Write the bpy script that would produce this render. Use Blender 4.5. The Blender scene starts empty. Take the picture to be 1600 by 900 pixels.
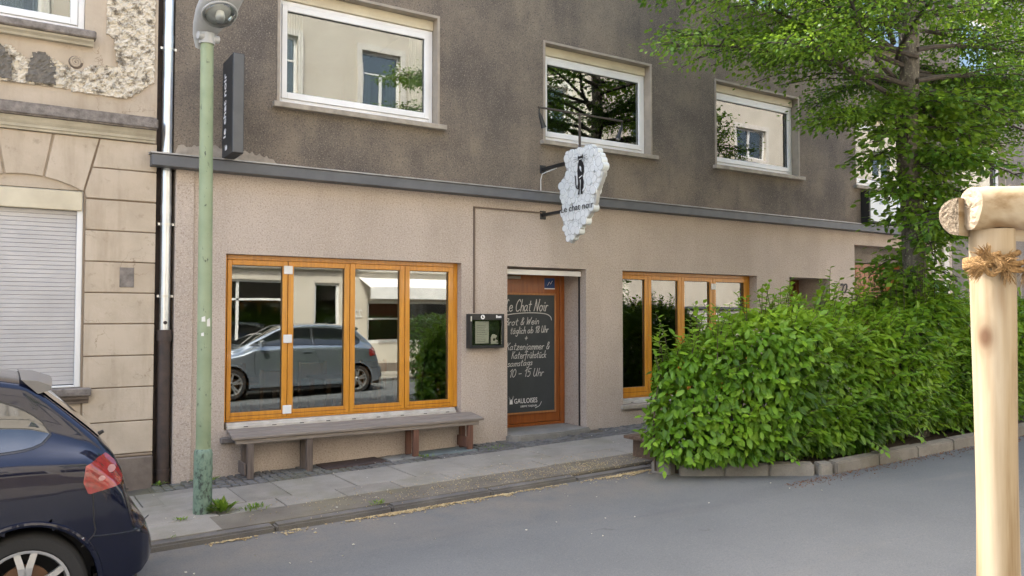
import bpy, bmesh, math, random
import numpy as np
from mathutils import Vector, Matrix
R = math.radians
random.seed(7); rng = np.random.default_rng(7)
scene = bpy.context.scene
col = scene.collection

# ------------------------------------------------------------------ camera, sky, sun, exposure
cam = bpy.data.cameras.new('camera'); cam_o = bpy.data.objects.new('camera', cam); col.objects.link(cam_o)
cam.sensor_width = 36; cam.lens = 1256/1600*36; cam.clip_start = .05; cam.clip_end = 800
cam_o.location = (0, -8.5, 1.67)
cam_o.rotation_euler = (R(90+1.961), 0, R(-32.668))
scene.camera = cam_o
SUN = Vector((-.42, .56, .90)).normalized()
wd = bpy.data.worlds.new('World'); scene.world = wd; wd.use_nodes = True
nt = wd.node_tree; nt.nodes.clear()
sky = nt.nodes.new('ShaderNodeTexSky'); sky.sky_type = 'NISHITA'; sky.sun_disc = False
sky.sun_elevation = math.asin(SUN.z); sky.sun_rotation = math.atan2(SUN.x, SUN.y)
sky.air_density = 1.1; sky.dust_density = 5.0; sky.ozone_density = .8
bg = nt.nodes.new('ShaderNodeBackground'); bg.inputs[1].default_value = .15
wo = nt.nodes.new('ShaderNodeOutputWorld')
nt.links.new(sky.outputs[0], bg.inputs[0]); nt.links.new(bg.outputs[0], wo.inputs[0])
sl = bpy.data.lights.new('sun', 'SUN'); sl.energy = 2.0; sl.angle = R(.6); sl.color = (1, .95, .87)
so = bpy.data.objects.new('sun', sl); col.objects.link(so)
so.rotation_euler = SUN.to_track_quat('Z', 'Y').to_euler(); so.location = (-8, 12, 20)
vs = scene.view_settings
vs.view_transform = 'Standard'; vs.look = 'None'; vs.gamma = 1; vs.use_curve_mapping = False
vs.exposure = 2.45

S = .0232                                   # the street climbs to the right
G = lambda x: S*x
KERB = .055

# ------------------------------------------------------------------ materials
def new_mat(name):
    m = bpy.data.materials.new(name); m.use_nodes = True
    n = m.node_tree; n.nodes.clear()
    o = n.nodes.new('ShaderNodeOutputMaterial'); p = n.nodes.new('ShaderNodeBsdfPrincipled')
    n.links.new(p.outputs[0], o.inputs[0])
    return m, n, p, o
def noise(n, scale, detail=4, rough=.55, co=None, dim=None):
    t = n.nodes.new('ShaderNodeTexNoise'); t.inputs['Scale'].default_value = scale
    t.inputs['Detail'].default_value = detail; t.inputs['Roughness'].default_value = rough
    if co: n.links.new(co, t.inputs['Vector'])
    return t.outputs['Fac']
def ramp(n, fac, stops, interp='LINEAR'):
    r = n.nodes.new('ShaderNodeValToRGB'); e = r.color_ramp.elements; r.color_ramp.interpolation = interp
    while len(e) < len(stops): e.new(.5)
    for k, (p, c) in enumerate(stops):
        e[k].position = p; e[k].color = (*c, 1) if len(c) == 3 else c
    n.links.new(fac, r.inputs[0]); return r.outputs[0]
def mixc(n, fac, a, b, mode='MIX'):
    x = n.nodes.new('ShaderNodeMix'); x.data_type = 'RGBA'; x.blend_type = mode
    for s, v in ((0, fac), (6, a), (7, b)):
        if hasattr(v, 'links'): n.links.new(v, x.inputs[s])
        elif isinstance(v, (int, float)): x.inputs[s].default_value = v
        else: x.inputs[s].default_value = (*v, 1)
    return x.outputs[2]
def bump(n, p, h, strength, dist):
    b = n.nodes.new('ShaderNodeBump'); b.inputs['Strength'].default_value = strength; b.inputs['Distance'].default_value = dist
    n.links.new(h, b.inputs['Height']); n.links.new(b.outputs[0], p.inputs['Normal'])
def coords(n, scale=None, kind='Object'):
    t = n.nodes.new('ShaderNodeTexCoord')
    if not scale: return t.outputs[kind]
    m = n.nodes.new('ShaderNodeMapping'); m.inputs['Scale'].default_value = scale
    n.links.new(t.outputs[kind], m.inputs[0]); return m.outputs[0]
def plain(name, c, rough=.6, metal=0, c2=None, vs_=6, bs=0, bd=.002, spec=.5, coat=0, stretch=None, vary=(.35, .65)):
    m, n, p, o = new_mat(name)
    p.inputs['Roughness'].default_value = rough; p.inputs['Metallic'].default_value = metal
    p.inputs['Specular IOR Level'].default_value = spec; p.inputs['Coat Weight'].default_value = coat
    p.inputs['Coat Roughness'].default_value = .04
    c2 = c2 or tuple(x*.86 for x in c)
    co = coords(n, stretch)
    f = noise(n, vs_, 5, .6, co)
    n.links.new(ramp(n, f, [(vary[0], c2), (vary[1], c)]), p.inputs['Base Color'])
    if bs: bump(n, p, noise(n, bs, 3, .6, co), .6, bd)
    return m

def render_mat(name, lo, hi, speck_d, speck_l, big=.9, stain=None, grain=58, bd=.006):
    """roughcast render: large blotches, dirt streaks, light and dark grit with painted grain shading"""
    m, n, p, o = new_mat(name); p.inputs['Roughness'].default_value = .93; p.inputs['Specular IOR Level'].default_value = .2
    co = coords(n)
    a = noise(n, big, 6, .62, co)
    base = ramp(n, a, [(.36, lo), (.62, hi)])
    st = noise(n, 1.4, 5, .6, coords(n, (1.6, 1, .35)))
    base = mixc(n, ramp(n, st, [(.47, (0, 0, 0)), (.68, (.5, .5, .5))]), base, stain or tuple(x*.72 for x in lo))
    g = noise(n, grain, 3, .75, co)  # specks also paint in grain shading that the bump hardly shows
    base = mixc(n, ramp(n, g, [(.34, (.9, .9, .9)), (.48, (0, 0, 0))]), base, speck_d)
    g2 = noise(n, grain*1.2, 3, .75, coords(n, (1, 1.1, 1.05)))
    base = mixc(n, ramp(n, g2, [(.54, (0, 0, 0)), (.68, (.9, .9, .9))]), base, speck_l)
    n.links.new(base, p.inputs['Base Color'])
    add = n.nodes.new('ShaderNodeMath'); add.operation = 'ADD'
    n.links.new(noise(n, grain*.8, 3, .7, co), add.inputs[0]); n.links.new(noise(n, 22, 4, .6, co), add.inputs[1])
    bump(n, p, add.outputs[0], .75, bd)
    return m
MT = {}
MT['render_lo'] = render_mat('pinkish roughcast', (.425, .36, .302), (.50, .425, .362), (.27, .215, .178), (.64, .56, .485), big=.8, stain=(.37, .305, .245))
MT['render_up'] = render_mat('dark weathered roughcast', (.110, .094, .080), (.225, .185, .140), (.065, .055, .047), (.30, .255, .20), big=1.0, stain=(.080, .072, .064), grain=60)
MT['render_far'] = render_mat('grey roughcast', (.17, .155, .14), (.24, .215, .19), (.09, .08, .07), (.36, .33, .29), big=.7)
def plaster(name, c, c2, stain, seed):
    m, n, p, o = new_mat(name); p.inputs['Roughness'].default_value = .88; p.inputs['Specular IOR Level'].default_value = .2
    co = coords(n)
    b = ramp(n, noise(n, 1.7+seed, 6, .65, co), [(.32, c2), (.6, c)])
    b = mixc(n, ramp(n, noise(n, 1.3+seed*.3, 6, .65, coords(n, (3.2, 1, .5))), [(.50, (0, 0, 0)), (.72, (.75, .75, .75))]), b, stain)
    b = mixc(n, ramp(n, noise(n, 9, 6, .7, co), [(.60, (0, 0, 0)), (.70, (.45, .45, .45))]), b, tuple(x*.8 for x in stain))
    v = n.nodes.new('ShaderNodeTexVoronoi'); v.feature = 'DISTANCE_TO_EDGE'; v.inputs['Scale'].default_value = 2.1
    wv = n.nodes.new('ShaderNodeVectorMath'); wv.operation = 'ADD'
    nz = n.nodes.new('ShaderNodeTexNoise'); nz.inputs['Scale'].default_value = 3; nz.inputs['Detail'].default_value = 5
    n.links.new(co, nz.inputs['Vector']); n.links.new(co, wv.inputs[0]); n.links.new(nz.outputs['Color'], wv.inputs[1]); n.links.new(wv.outputs[0], v.inputs['Vector'])
    cm = n.nodes.new('ShaderNodeMath'); cm.operation = 'MULTIPLY'
    n.links.new(ramp(n, v.outputs['Distance'], [(0, (.8, .8, .8)), (.012, (0, 0, 0))]), cm.inputs[0])
    n.links.new(ramp(n, noise(n, 1.5, 2, .5, co), [(.54, (0, 0, 0)), (.6, (1, 1, 1))]), cm.inputs[1])
    b = mixc(n, cm.outputs[0], b, (.20, .15, .10))
    n.links.new(b, p.inputs['Base Color']); bump(n, p, noise(n, 35, 5, .65, co), .6, .003); return m
MT['plaster'] = plaster('cream painted plaster', (.50, .42, .325), (.41, .338, .252), (.33, .262, .185), 0)
MT['plaster_b'] = plaster('cream painted plaster, paler', (.52, .44, .345), (.43, .36, .272), (.35, .28, .20), .7)
MT['joint'] = plain('dirty joint', (.25, .19, .13), .95, vs_=9)
MT['cornice_cream'] = plain('cornice paint', (.50, .455, .355), .8, c2=(.36, .32, .24), vs_=4, bs=30)
MT['stone'] = plain('weathered sill stone', (.27, .24, .212), .95, c2=(.14, .122, .108), vs_=14, bs=60, bd=.006, spec=.2)
MT['plinth'] = plain('dirty plinth', (.21, .175, .145), .95, c2=(.13, .105, .088), vs_=4, bs=40, bd=.006, spec=.2)
def peel_mat():
    m, n, p, o = new_mat('exposed old render'); p.inputs['Roughness'].default_value = .97
    co = coords(n); f = noise(n, 15, 6, .68, co)
    n.links.new(ramp(n, f, [(.36, (.17, .145, .11)), (.44, (.40, .35, .27)), (.53, (.68, .61, .49))]), p.inputs['Base Color'])
    bump(n, p, noise(n, 70, 5, .7, co), .9, .012); return m
MT['peel'] = peel_mat()
MT['peel_dark'] = plain('grey exposed render', (.19, .17, .14), .97, c2=(.12, .108, .092), vs_=25, bs=90, bd=.01)
MT['ledge'] = plain('grey painted ledge', (.115, .12, .128), .55, c2=(.085, .088, .094), vs_=3, bs=30, bd=.001)
MT['zinc_cap'] = plain('zinc capping', (.38, .38, .38), .5, .6, c2=(.24, .235, .23), vs_=6)
MT['upvc'] = plain('white window plastic', (.78, .78, .77), .35, c2=(.68, .68, .66), vs_=1.5, spec=.5)
MT['roller'] = plain('cream roller box', (.60, .54, .40), .6, c2=(.50, .44, .32), vs_=3)
MT['surround'] = plain('beige reveal', (.36, .31, .245), .9, c2=(.27, .232, .185), vs_=5, bs=60, bd=.003)
MT['sill'] = plain('grey beige sill', (.38, .335, .27), .9, c2=(.25, .22, .18), vs_=8, bs=60, bd=.004)
def wood(name, c, c2, rough=.4, axis='z', scale=1.0, bd=.0012, coat=0):
    m, n, p, o = new_mat(name); p.inputs['Roughness'].default_value = rough; p.inputs['Coat Weight'].default_value = coat
    sc = {'z': (14, 14, .9), 'x': (.9, 14, 14), 'y': (14, .9, 14)}[axis]
    co = coords(n, tuple(k*scale for k in sc))
    f = noise(n, 2.4, 6, .65, co)
    n.links.new(ramp(n, f, [(.32, c2), (.66, c)]), p.inputs['Base Color'])
    bump(n, p, f, .5, bd); return m
MT['orange'] = wood('honey orange window wood', (.62, .27, .02), (.46, .18, .012), .32, coat=.25)
MT['orange_door'] = wood('red brown door wood', (.30, .088, .014), (.20, .055, .009), .38, coat=.2)
MT['brown_door'] = wood('dark brown door wood', (.20, .06, .018), (.12, .034, .01), .4, coat=.2)
MT['alu'] = plain('pale aluminium sill', (.62, .60, .56), .5, .3, c2=(.48, .45, .41), vs_=9)
MT['steel'] = plain('brushed steel', (.62, .62, .6), .35, .8)
MT['grey_wood'] = wood('grey weathered plank', (.27, .232, .195), (.16, .132, .108), .85, 'x', 1.4, .003)
MT['grey_wood_leg'] = wood('grey weathered post', (.155, .125, .105), (.085, .062, .05), .85, 'z', 1.4, .003)
MT['red_wood_leg'] = wood('red brown weathered post', (.19, .088, .055), (.095, .046, .03), .8, 'z', 1.4, .003)
MT['dark_wood'] = wood('dark bench wood', (.13, .085, .055), (.065, .04, .027), .7, 'x', 1.2, .002)
def glass(name, tint=(.80, .84, .82), k=2.2, base=.07, wob=.0006):
    m, n, p, o = new_mat(name); n.nodes.remove(p)
    tr = n.nodes.new('ShaderNodeBsdfTransparent'); tr.inputs[0].default_value = (*tint, 1)
    gl = n.nodes.new('ShaderNodeBsdfGlossy'); gl.inputs['Roughness'].default_value = .0; gl.inputs[0].default_value = (.96, .98, .97, 1)
    fr = n.nodes.new('ShaderNodeFresnel'); fr.inputs[0].default_value = 1.5
    ma = n.nodes.new('ShaderNodeMath'); ma.operation = 'MULTIPLY_ADD'; ma.use_clamp = True
    ma.inputs[1].default_value = k; ma.inputs[2].default_value = base
    n.links.new(fr.outputs[0], ma.inputs[0])
    b = n.nodes.new('ShaderNodeBump'); b.inputs['Strength'].default_value = 1; b.inputs['Distance'].default_value = wob
    n.links.new(noise(n, 1.6, 1, .4, coords(n)), b.inputs['Height']); n.links.new(b.outputs[0], gl.inputs['Normal'])
    mx = n.nodes.new('ShaderNodeMixShader'); n.links.new(ma.outputs[0], mx.inputs[0])
    n.links.new(tr.outputs[0], mx.inputs[1]); n.links.new(gl.outputs[0], mx.inputs[2]); n.links.new(mx.outputs[0], o.inputs[0])
    return m
MT['glass'] = glass('window glass', (.66, .70, .68), 2.4, .09)
MT['glass_old'] = glass('upper window glass', (.60, .64, .62), 2.3, .06, .0008)
MT['car_glass'] = glass('tinted car glass', (.33, .38, .37), 2.2, .06, 0)
MT['clear'] = glass('clear cover glass', (.9, .92, .9), 1.0, .01, 0)
MT['room_wall'] = plain('room wall', (.30, .26, .21), .9)
MT['room_floor'] = wood('room floorboards', (.18, .10, .05), (.11, .06, .03), .5, 'x')
MT['curtain'] = plain('white net curtain', (.72, .74, .72), .95, vs_=3)
MT['black_metal'] = plain('black painted metal', (.018, .019, .02), .42, 0, c2=(.012, .0125, .013))
MT['sign_grey'] = plain('anthracite sign box', (.022, .025, .028), .5, 0, c2=(.018, .020, .022))
MT['dark_steel'] = plain('dark steel tube', (.05, .045, .042), .5, .4, c2=(.09, .07, .055), vs_=30)
MT['white_letter'] = plain('white lettering', (.80, .80, .80), .5)
MT['sign_white'] = plain('white sign board', (.70, .73, .73), .4, c2=(.62, .66, .66), vs_=3)
MT['sign_edge'] = plain('sign edge', (.45, .45, .43), .6)
MT['ink'] = plain('black print', (.012, .012, .014), .5)
MT['line'] = plain('thin grey print line', (.17, .19, .20), .6)
MT['chalkboard'] = plain('chalkboard', (.032, .038, .041), .75, c2=(.045, .052, .055), vs_=2.5)
MT['chalk'] = plain('chalk', (.66, .66, .63), .95, c2=(.36, .36, .35), vs_=120)
MT['blue_sticker'] = plain('blue sticker', (.012, .055, .19), .4, c2=(.008, .035, .12), vs_=14)
MT['paper'] = plain('paper', (.70, .70, .67), .8)
MT['conduit'] = plain('brown cable conduit', (.14, .10, .075), .7)
MT['zinc'] = plain('new zinc pipe', (.66, .68, .70), .30, .9, c2=(.50, .53, .56), vs_=2.5)
MT['cast_iron'] = plain('brown cast iron', (.045, .034, .029), .6, .1, c2=(.075, .05, .04), vs_=12, bs=60)
def lamp_paint():
    m, n, p, o = new_mat('flaking pale green paint'); p.inputs['Roughness'].default_value = .55
    co = coords(n)
    c = ramp(n, noise(n, 2.2, 4, .6, co), [(.35, (.20, .258, .150)), (.65, (.28, .335, .212))])
    c = mixc(n, ramp(n, noise(n, 26, 5, .7, coords(n, (1, 1, .5))), [(.62, (0, 0, 0)), (.68, (1, 1, 1))]), c, (.06, .075, .05))
    n.links.new(c, p.inputs['Base Color']); bump(n, p, noise(n, 40, 4, .6, co), .5, .002); return m
MT['lamp_green'] = lamp_paint()
def lamp_base():
    m, n, p, o = new_mat('scraped dark green paint'); p.inputs['Roughness'].default_value = .6
    c = ramp(n, noise(n, 24, 6, .7, coords(n, (1, 1, .6))), [(.40, (.045, .06, .05)), (.48, (.13, .20, .145)), (.66, (.20, .28, .21))])
    n.links.new(c, p.inputs['Base Color']); return m
MT['lamp_base'] = lamp_base()
MT['lamp_grey'] = plain('lamp housing', (.42, .43, .43), .45, 0, c2=(.34, .35, .35))
MT['mirror'] = plain('lamp reflector', (.75, .75, .74), .18, 1, vs_=30)
MT['asphalt'] = None
def asphalt():
    m, n, p, o = new_mat('asphalt'); p.inputs['Roughness'].default_value = .82; p.inputs['Specular IOR Level'].default_value = .35
    co = coords(n)
    c = ramp(n, noise(n, .5, 6, .6, co), [(.33, (.106, .113, .115)), (.66, (.140, .146, .147))])
    st = noise(n, .9, 6, .65, coords(n, (.35, 1.6, 1)))
    c = mixc(n, ramp(n, st, [(.56, (0, 0, 0)), (.72, (.55, .55, .55))]), c, (.18, .172, .156))
    tar = noise(n, .8, 4, .6, coords(n, (.3, 1.3, 1)))
    c = mixc(n, ramp(n, tar, [(.30, (.5, .5, .5)), (.42, (0, 0, 0))]), c, (.082, .086, .092))
    # worn, dusty lane by the kerb and wandering cracks
    sx = n.nodes.new('ShaderNodeSeparateXYZ'); n.links.new(co, sx.inputs[0])
    wob = n.nodes.new('ShaderNodeMath'); wob.operation = 'MULTIPLY_ADD'; wob.inputs[1].default_value = 1.3
    n.links.new(noise(n, .7, 4, .6, co), wob.inputs[0]); n.links.new(sx.outputs[1], wob.inputs[2])
    gut = ramp(n, wob.outputs[0], [(0, (0, 0, 0)), (1, (1, 1, 1))])
    mr = n.nodes.new('ShaderNodeMapRange'); mr.inputs[1].default_value = -2.7; mr.inputs[2].default_value = -1.75
    n.links.new(wob.outputs[0], mr.inputs[0])
    dm = n.nodes.new('ShaderNodeMath'); dm.operation = 'MULTIPLY'; n.links.new(mr.outputs[0], dm.inputs[0])
    n.links.new(ramp(n, noise(n, 3, 5, .65, co), [(.35, (.15, .15, .15)), (.6, (.8, .8, .8))]), dm.inputs[1])
    c = mixc(n, dm.outputs[0], c, (.20, .18, .15))
    v = n.nodes.new('ShaderNodeTexVoronoi'); v.feature = 'DISTANCE_TO_EDGE'; v.inputs['Scale'].default_value = .42
    wv = n.nodes.new('ShaderNodeVectorMath'); wv.operation = 'ADD'
    nz = n.nodes.new('ShaderNodeTexNoise'); nz.inputs['Scale'].default_value = 1.6; nz.inputs['Detail'].default_value = 6
    n.links.new(co, nz.inputs['Vector']); n.links.new(co, wv.inputs[0]); n.links.new(nz.outputs['Color'], wv.inputs[1]); n.links.new(wv.outputs[0], v.inputs['Vector'])
    cm = n.nodes.new('ShaderNodeMath'); cm.operation = 'MULTIPLY'
    n.links.new(ramp(n, v.outputs['Distance'], [(0, (.75, .75, .75)), (.006, (0, 0, 0))]), cm.inputs[0])
    n.links.new(ramp(n, noise(n, .8, 2, .5, co), [(.60, (0, 0, 0)), (.66, (.8, .8, .8))]), cm.inputs[1])
    c = mixc(n, cm.outputs[0], c, (.06, .058, .055))
    c = mixc(n, ramp(n, noise(n, 75, 3, .75, co), [(.36, (.55, .55, .55)), (.5, (0, 0, 0))]), c, (.085, .089, .091))
    c = mixc(n, ramp(n, noise(n, 62, 3, .75, coords(n, (1, 1.2, 1))), [(.56, (0, 0, 0)), (.70, (.6, .6, .6))]), c, (.20, .20, .196))
    c = mixc(n, ramp(n, noise(n, 240, 2, .7, co), [(.3, (.6, .6, .6)), (.46, (0, 0, 0))]), c, (.05, .052, .055))
    c = mixc(n, ramp(n, noise(n, 190, 2, .7, co), [(.60, (0, 0, 0)), (.74, (.7, .7, .7))]), c, (.24, .24, .235))
    n.links.new(c, p.inputs['Base Color']); bump(n, p, noise(n, 180, 3, .7, co), .6, .004); return m
MT['asphalt'] = asphalt()
def paving(name, c, c2, moss=(.14, .135, .07)):
    m, n, p, o = new_mat(name); p.inputs['Roughness'].default_value = .93; p.inputs['Specular IOR Level'].default_value = .2
    co = coords(n)
    b = ramp(n, noise(n, 2.3, 6, .65, co), [(.33, c2), (.64, c)])
    b = mixc(n, ramp(n, noise(n, 1.1, 5, .6, co), [(.52, (0, 0, 0)), (.7, (.55, .55, .55))]), b, moss)
    b = mixc(n, ramp(n, noise(n, 150, 2, .7, co), [(.33, (.5, .5, .5)), (.46, (0, 0, 0))]), b, tuple(x*.5 for x in c2))
    n.links.new(b, p.inputs['Base Color']); bump(n, p, noise(n, 120, 4, .7, co), .6, .003); return m
MT['slab'] = paving('concrete slab', (.315, .292, .252), (.245, .226, .194))
MT['slab_b'] = paving('concrete slab, darker', (.28, .258, .222), (.21, .194, .166))
MT['strip'] = paving('earthy asphalt strip', (.20, .178, .142), (.135, .12, .098), (.17, .15, .07))
MT['bed'] = paving('pavement bed', (.12, .105, .085), (.08, .07, .055))
MT['kerbstone'] = paving('dark kerb stone', (.165, .155, .142), (.10, .095, .09), (.15, .135, .10))
MT['granite'] = paving('grey concrete kerb', (.27, .25, .215), (.165, .15, .128), (.12, .105, .07))
MT['cobble'] = paving('grey mosaic stone', (.19, .185, .175), (.115, .11, .105), (.13, .13, .07))
MT['cobble_gap'] = paving('sandy joints', (.145, .12, .09), (.10, .085, .062))
MT['step'] = paving('concrete step', (.29, .275, .245), (.21, .20, .178))
MT['rust'] = plain('rusty iron plate', (.085, .055, .045), .8, .2, c2=(.05, .036, .032), vs_=14, bs=60)
MT['slate'] = plain('blue grey plate', (.17, .20, .19), .85, 0, c2=(.12, .14, .135), vs_=7, bs=50)
MT['soil'] = plain('soil', (.07, .048, .032), 1, c2=(.035, .025, .018), vs_=22, bs=40, bd=.03)
MT['litter'] = plain('dry yellow blossom', (.58, .50, .31), .95, c2=(.40, .28, .14), vs_=40)
MT['litter_pale'] = plain('pale dry petals', (.62, .58, .48), .95, vs_=40)
MT['litter_brown'] = plain('rusty brown leaf litter', (.24, .10, .05), .95, c2=(.14, .065, .035), vs_=40)
def leaf_mat(name, dark, mid, light, trans=.42, rough=.42):
    m, n, p, o = new_mat(name); p.inputs['Roughness'].default_value = rough; p.inputs['Specular IOR Level'].default_value = .35
    at = n.nodes.new('ShaderNodeAttribute'); at.attribute_name = 'tint'
    c = ramp(n, at.outputs['Fac'], [(0, dark), (.5, mid), (1, light)])
    n.links.new(c, p.inputs['Base Color'])
    tl = n.nodes.new('ShaderNodeBsdfTranslucent')
    n.links.new(mixc(n, .5, c, (.30, .42, .03), 'MIX'), tl.inputs[0])
    mx = n.nodes.new('ShaderNodeMixShader'); mx.inputs[0].default_value = trans
    n.links.new(p.outputs[0], mx.inputs[1]); n.links.new(tl.outputs[0], mx.inputs[2]); n.links.new(mx.outputs[0], o.inputs[0])
    return m
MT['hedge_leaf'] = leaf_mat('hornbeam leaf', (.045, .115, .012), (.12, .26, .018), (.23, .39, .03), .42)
MT['tree_leaf'] = leaf_mat('lime leaf', (.022, .075, .012), (.07, .175, .02), (.17, .29, .03), .45)
MT['shoot_leaf'] = leaf_mat('young shoot leaf', (.05, .13, .015), (.12, .25, .02), (.22, .36, .03), .45)
MT['dark_leaf'] = leaf_mat('dark privet leaf', (.012, .04, .01), (.03, .085, .02), (.06, .13, .03), .3)
MT['weed'] = leaf_mat('weed leaf', (.06, .13, .02), (.13, .24, .03), (.25, .33, .05), .4)
def bark():
    m, n, p, o = new_mat('grey bark with lichen'); p.inputs['Roughness'].default_value = .95
    co = coords(n, (1, 1, .35))
    c = ramp(n, noise(n, 18, 6, .7, co), [(.36, (.055, .047, .038)), (.6, (.135, .12, .098))])
    c = mixc(n, ramp(n, noise(n, 30, 5, .7, coords(n)), [(.56, (0, 0, 0)), (.62, (.8, .8, .8))]), c, (.26, .26, .19))
    n.links.new(c, p.inputs['Base Color']); bump(n, p, noise(n, 26, 6, .7, co), .9, .02); return m
MT['bark'] = bark()
MT['branch'] = plain('dark branch bark', (.075, .062, .05), .95, c2=(.04, .034, .028), vs_=20)
MT['twig'] = plain('twig', (.075, .055, .038), .9)
def stake_mat(name, axis):
    """peeled softwood: pale, long grain, brown cambium streaks, knots"""
    m, n, p, o = new_mat(name); p.inputs['Roughness'].default_value = .62; p.inputs['Specular IOR Level'].default_value = .3
    sc = (9, 9, .55) if axis == 'z' else (.55, 9, 9)
    co = coords(n, sc)
    c = ramp(n, noise(n, 2.2, 6, .6, co), [(.34, (.20, .135, .07)), (.47, (.30, .235, .15)), (.66, (.37, .315, .23))])
    s2 = (5, 5, .8) if axis == 'z' else (.8, 5, 5)
    c = mixc(n, ramp(n, noise(n, 1.7, 3, .5, coords(n, s2)), [(.57, (0, 0, 0)), (.64, (.75, .75, .75))]), c, (.155, .092, .043))
    v = n.nodes.new('ShaderNodeTexVoronoi'); v.inputs['Scale'].default_value = 1
    s3 = (9, 9, 4.5) if axis == 'z' else (4.5, 9, 9)
    n.links.new(coords(n, s3), v.inputs['Vector'])
    c = mixc(n, ramp(n, v.outputs['Distance'], [(.10, (.95, .95, .95)), (.17, (.25, .25, .25)), (.26, (0, 0, 0))]), c, (.10, .05, .024))
    n.links.new(c, p.inputs['Base Color']); bump(n, p, noise(n, 3, 6, .6, co), .5, .0025); return m
MT['stake'] = stake_mat('peeled pole', 'z'); MT['stake_x'] = stake_mat('peeled rail', 'x')
MT['stake_cut'] = plain('sawn log face', (.36, .30, .22), .8, c2=(.24, .185, .12), vs_=30, bs=200)
def endgrain():
    m, n, p, o = new_mat('rough end grain'); p.inputs['Roughness'].default_value = .95
    co = coords(n)
    c = ramp(n, noise(n, 170, 4, .8, co), [(.36, (.13, .09, .055)), (.56, (.30, .245, .175)), (.7, (.40, .35, .27))])
    n.links.new(c, p.inputs['Base Color']); bump(n, p, noise(n, 150, 4, .8, co), 1, .012); return m
MT['endgrain'] = endgrain()
MT['rope'] = plain('coconut rope', (.30, .185, .075), .95, c2=(.17, .095, .036), vs_=160, bs=260, bd=.006)
def paint(name, c, metal=.5):
    m, n, p, o = new_mat(name); p.inputs['Base Color'].default_value = (*c, 1); p.inputs['Metallic'].default_value = metal
    p.inputs['Roughness'].default_value = .18; p.inputs['Specular IOR Level'].default_value = .2; p.inputs['Coat Weight'].default_value = .7; p.inputs['Coat Roughness'].default_value = .02
    return m
MT['car_blue'] = paint('dark blue car paint', (.0025, .004, .016), .0)
MT['car_silver'] = paint('silver blue car paint', (.36, .41, .46), .75)
MT['car_trim'] = plain('black car plastic', (.016, .016, .017), .45)
MT['spoiler_grey'] = plain('grey spoiler', (.13, .125, .12), .4, coat=.3)
MT['tyre'] = plain('tyre rubber', (.02, .02, .02), .85, bs=60)
MT['alloy'] = plain('alloy wheel', (.60, .60, .59), .32, .75, c2=(.5, .5, .49))
MT['brake'] = plain('rusty brake disc', (.16, .09, .055), .6, .5)
MT['tail_red'] = plain('red tail lamp', (.30, .022, .02), .10, coat=1, c2=(.14, .012, .012), vs_=18)
MT['tail_clear'] = plain('clear tail lamp lens', (.42, .22, .21), .12, coat=1)
MT['seat'] = plain('car seat cloth', (.09, .09, .095), .9)
MT['chair_wood'] = wood('chair wood', (.34, .13, .035), (.22, .08, .02), .45)
MT['opp_cream'] = plain('pale cream house paint', (.60, .555, .47), .85, c2=(.52, .475, .395), vs_=1.2, bs=30)
MT['opp_band'] = plain('pale house trim', (.66, .63, .57), .8)
MT['opp_brick'] = plain('white painted brick', (.60, .58, .54), .85, c2=(.50, .48, .45), vs_=6, bs=50)
MT['opp_dark'] = plain('black for unlit interiors', (.03, .03, .032), .6)  # near-black colour standing in for the shade of unlit rooms
MT['awning'] = plain('white awning cloth', (.80, .79, .76), .8)
MT['blue_blind'] = plain('blue transom blind', (.12, .17, .26), .7)
MT['roof_tile'] = plain('roof tile', (.16, .07, .05), .85, vs_=12)

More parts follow.
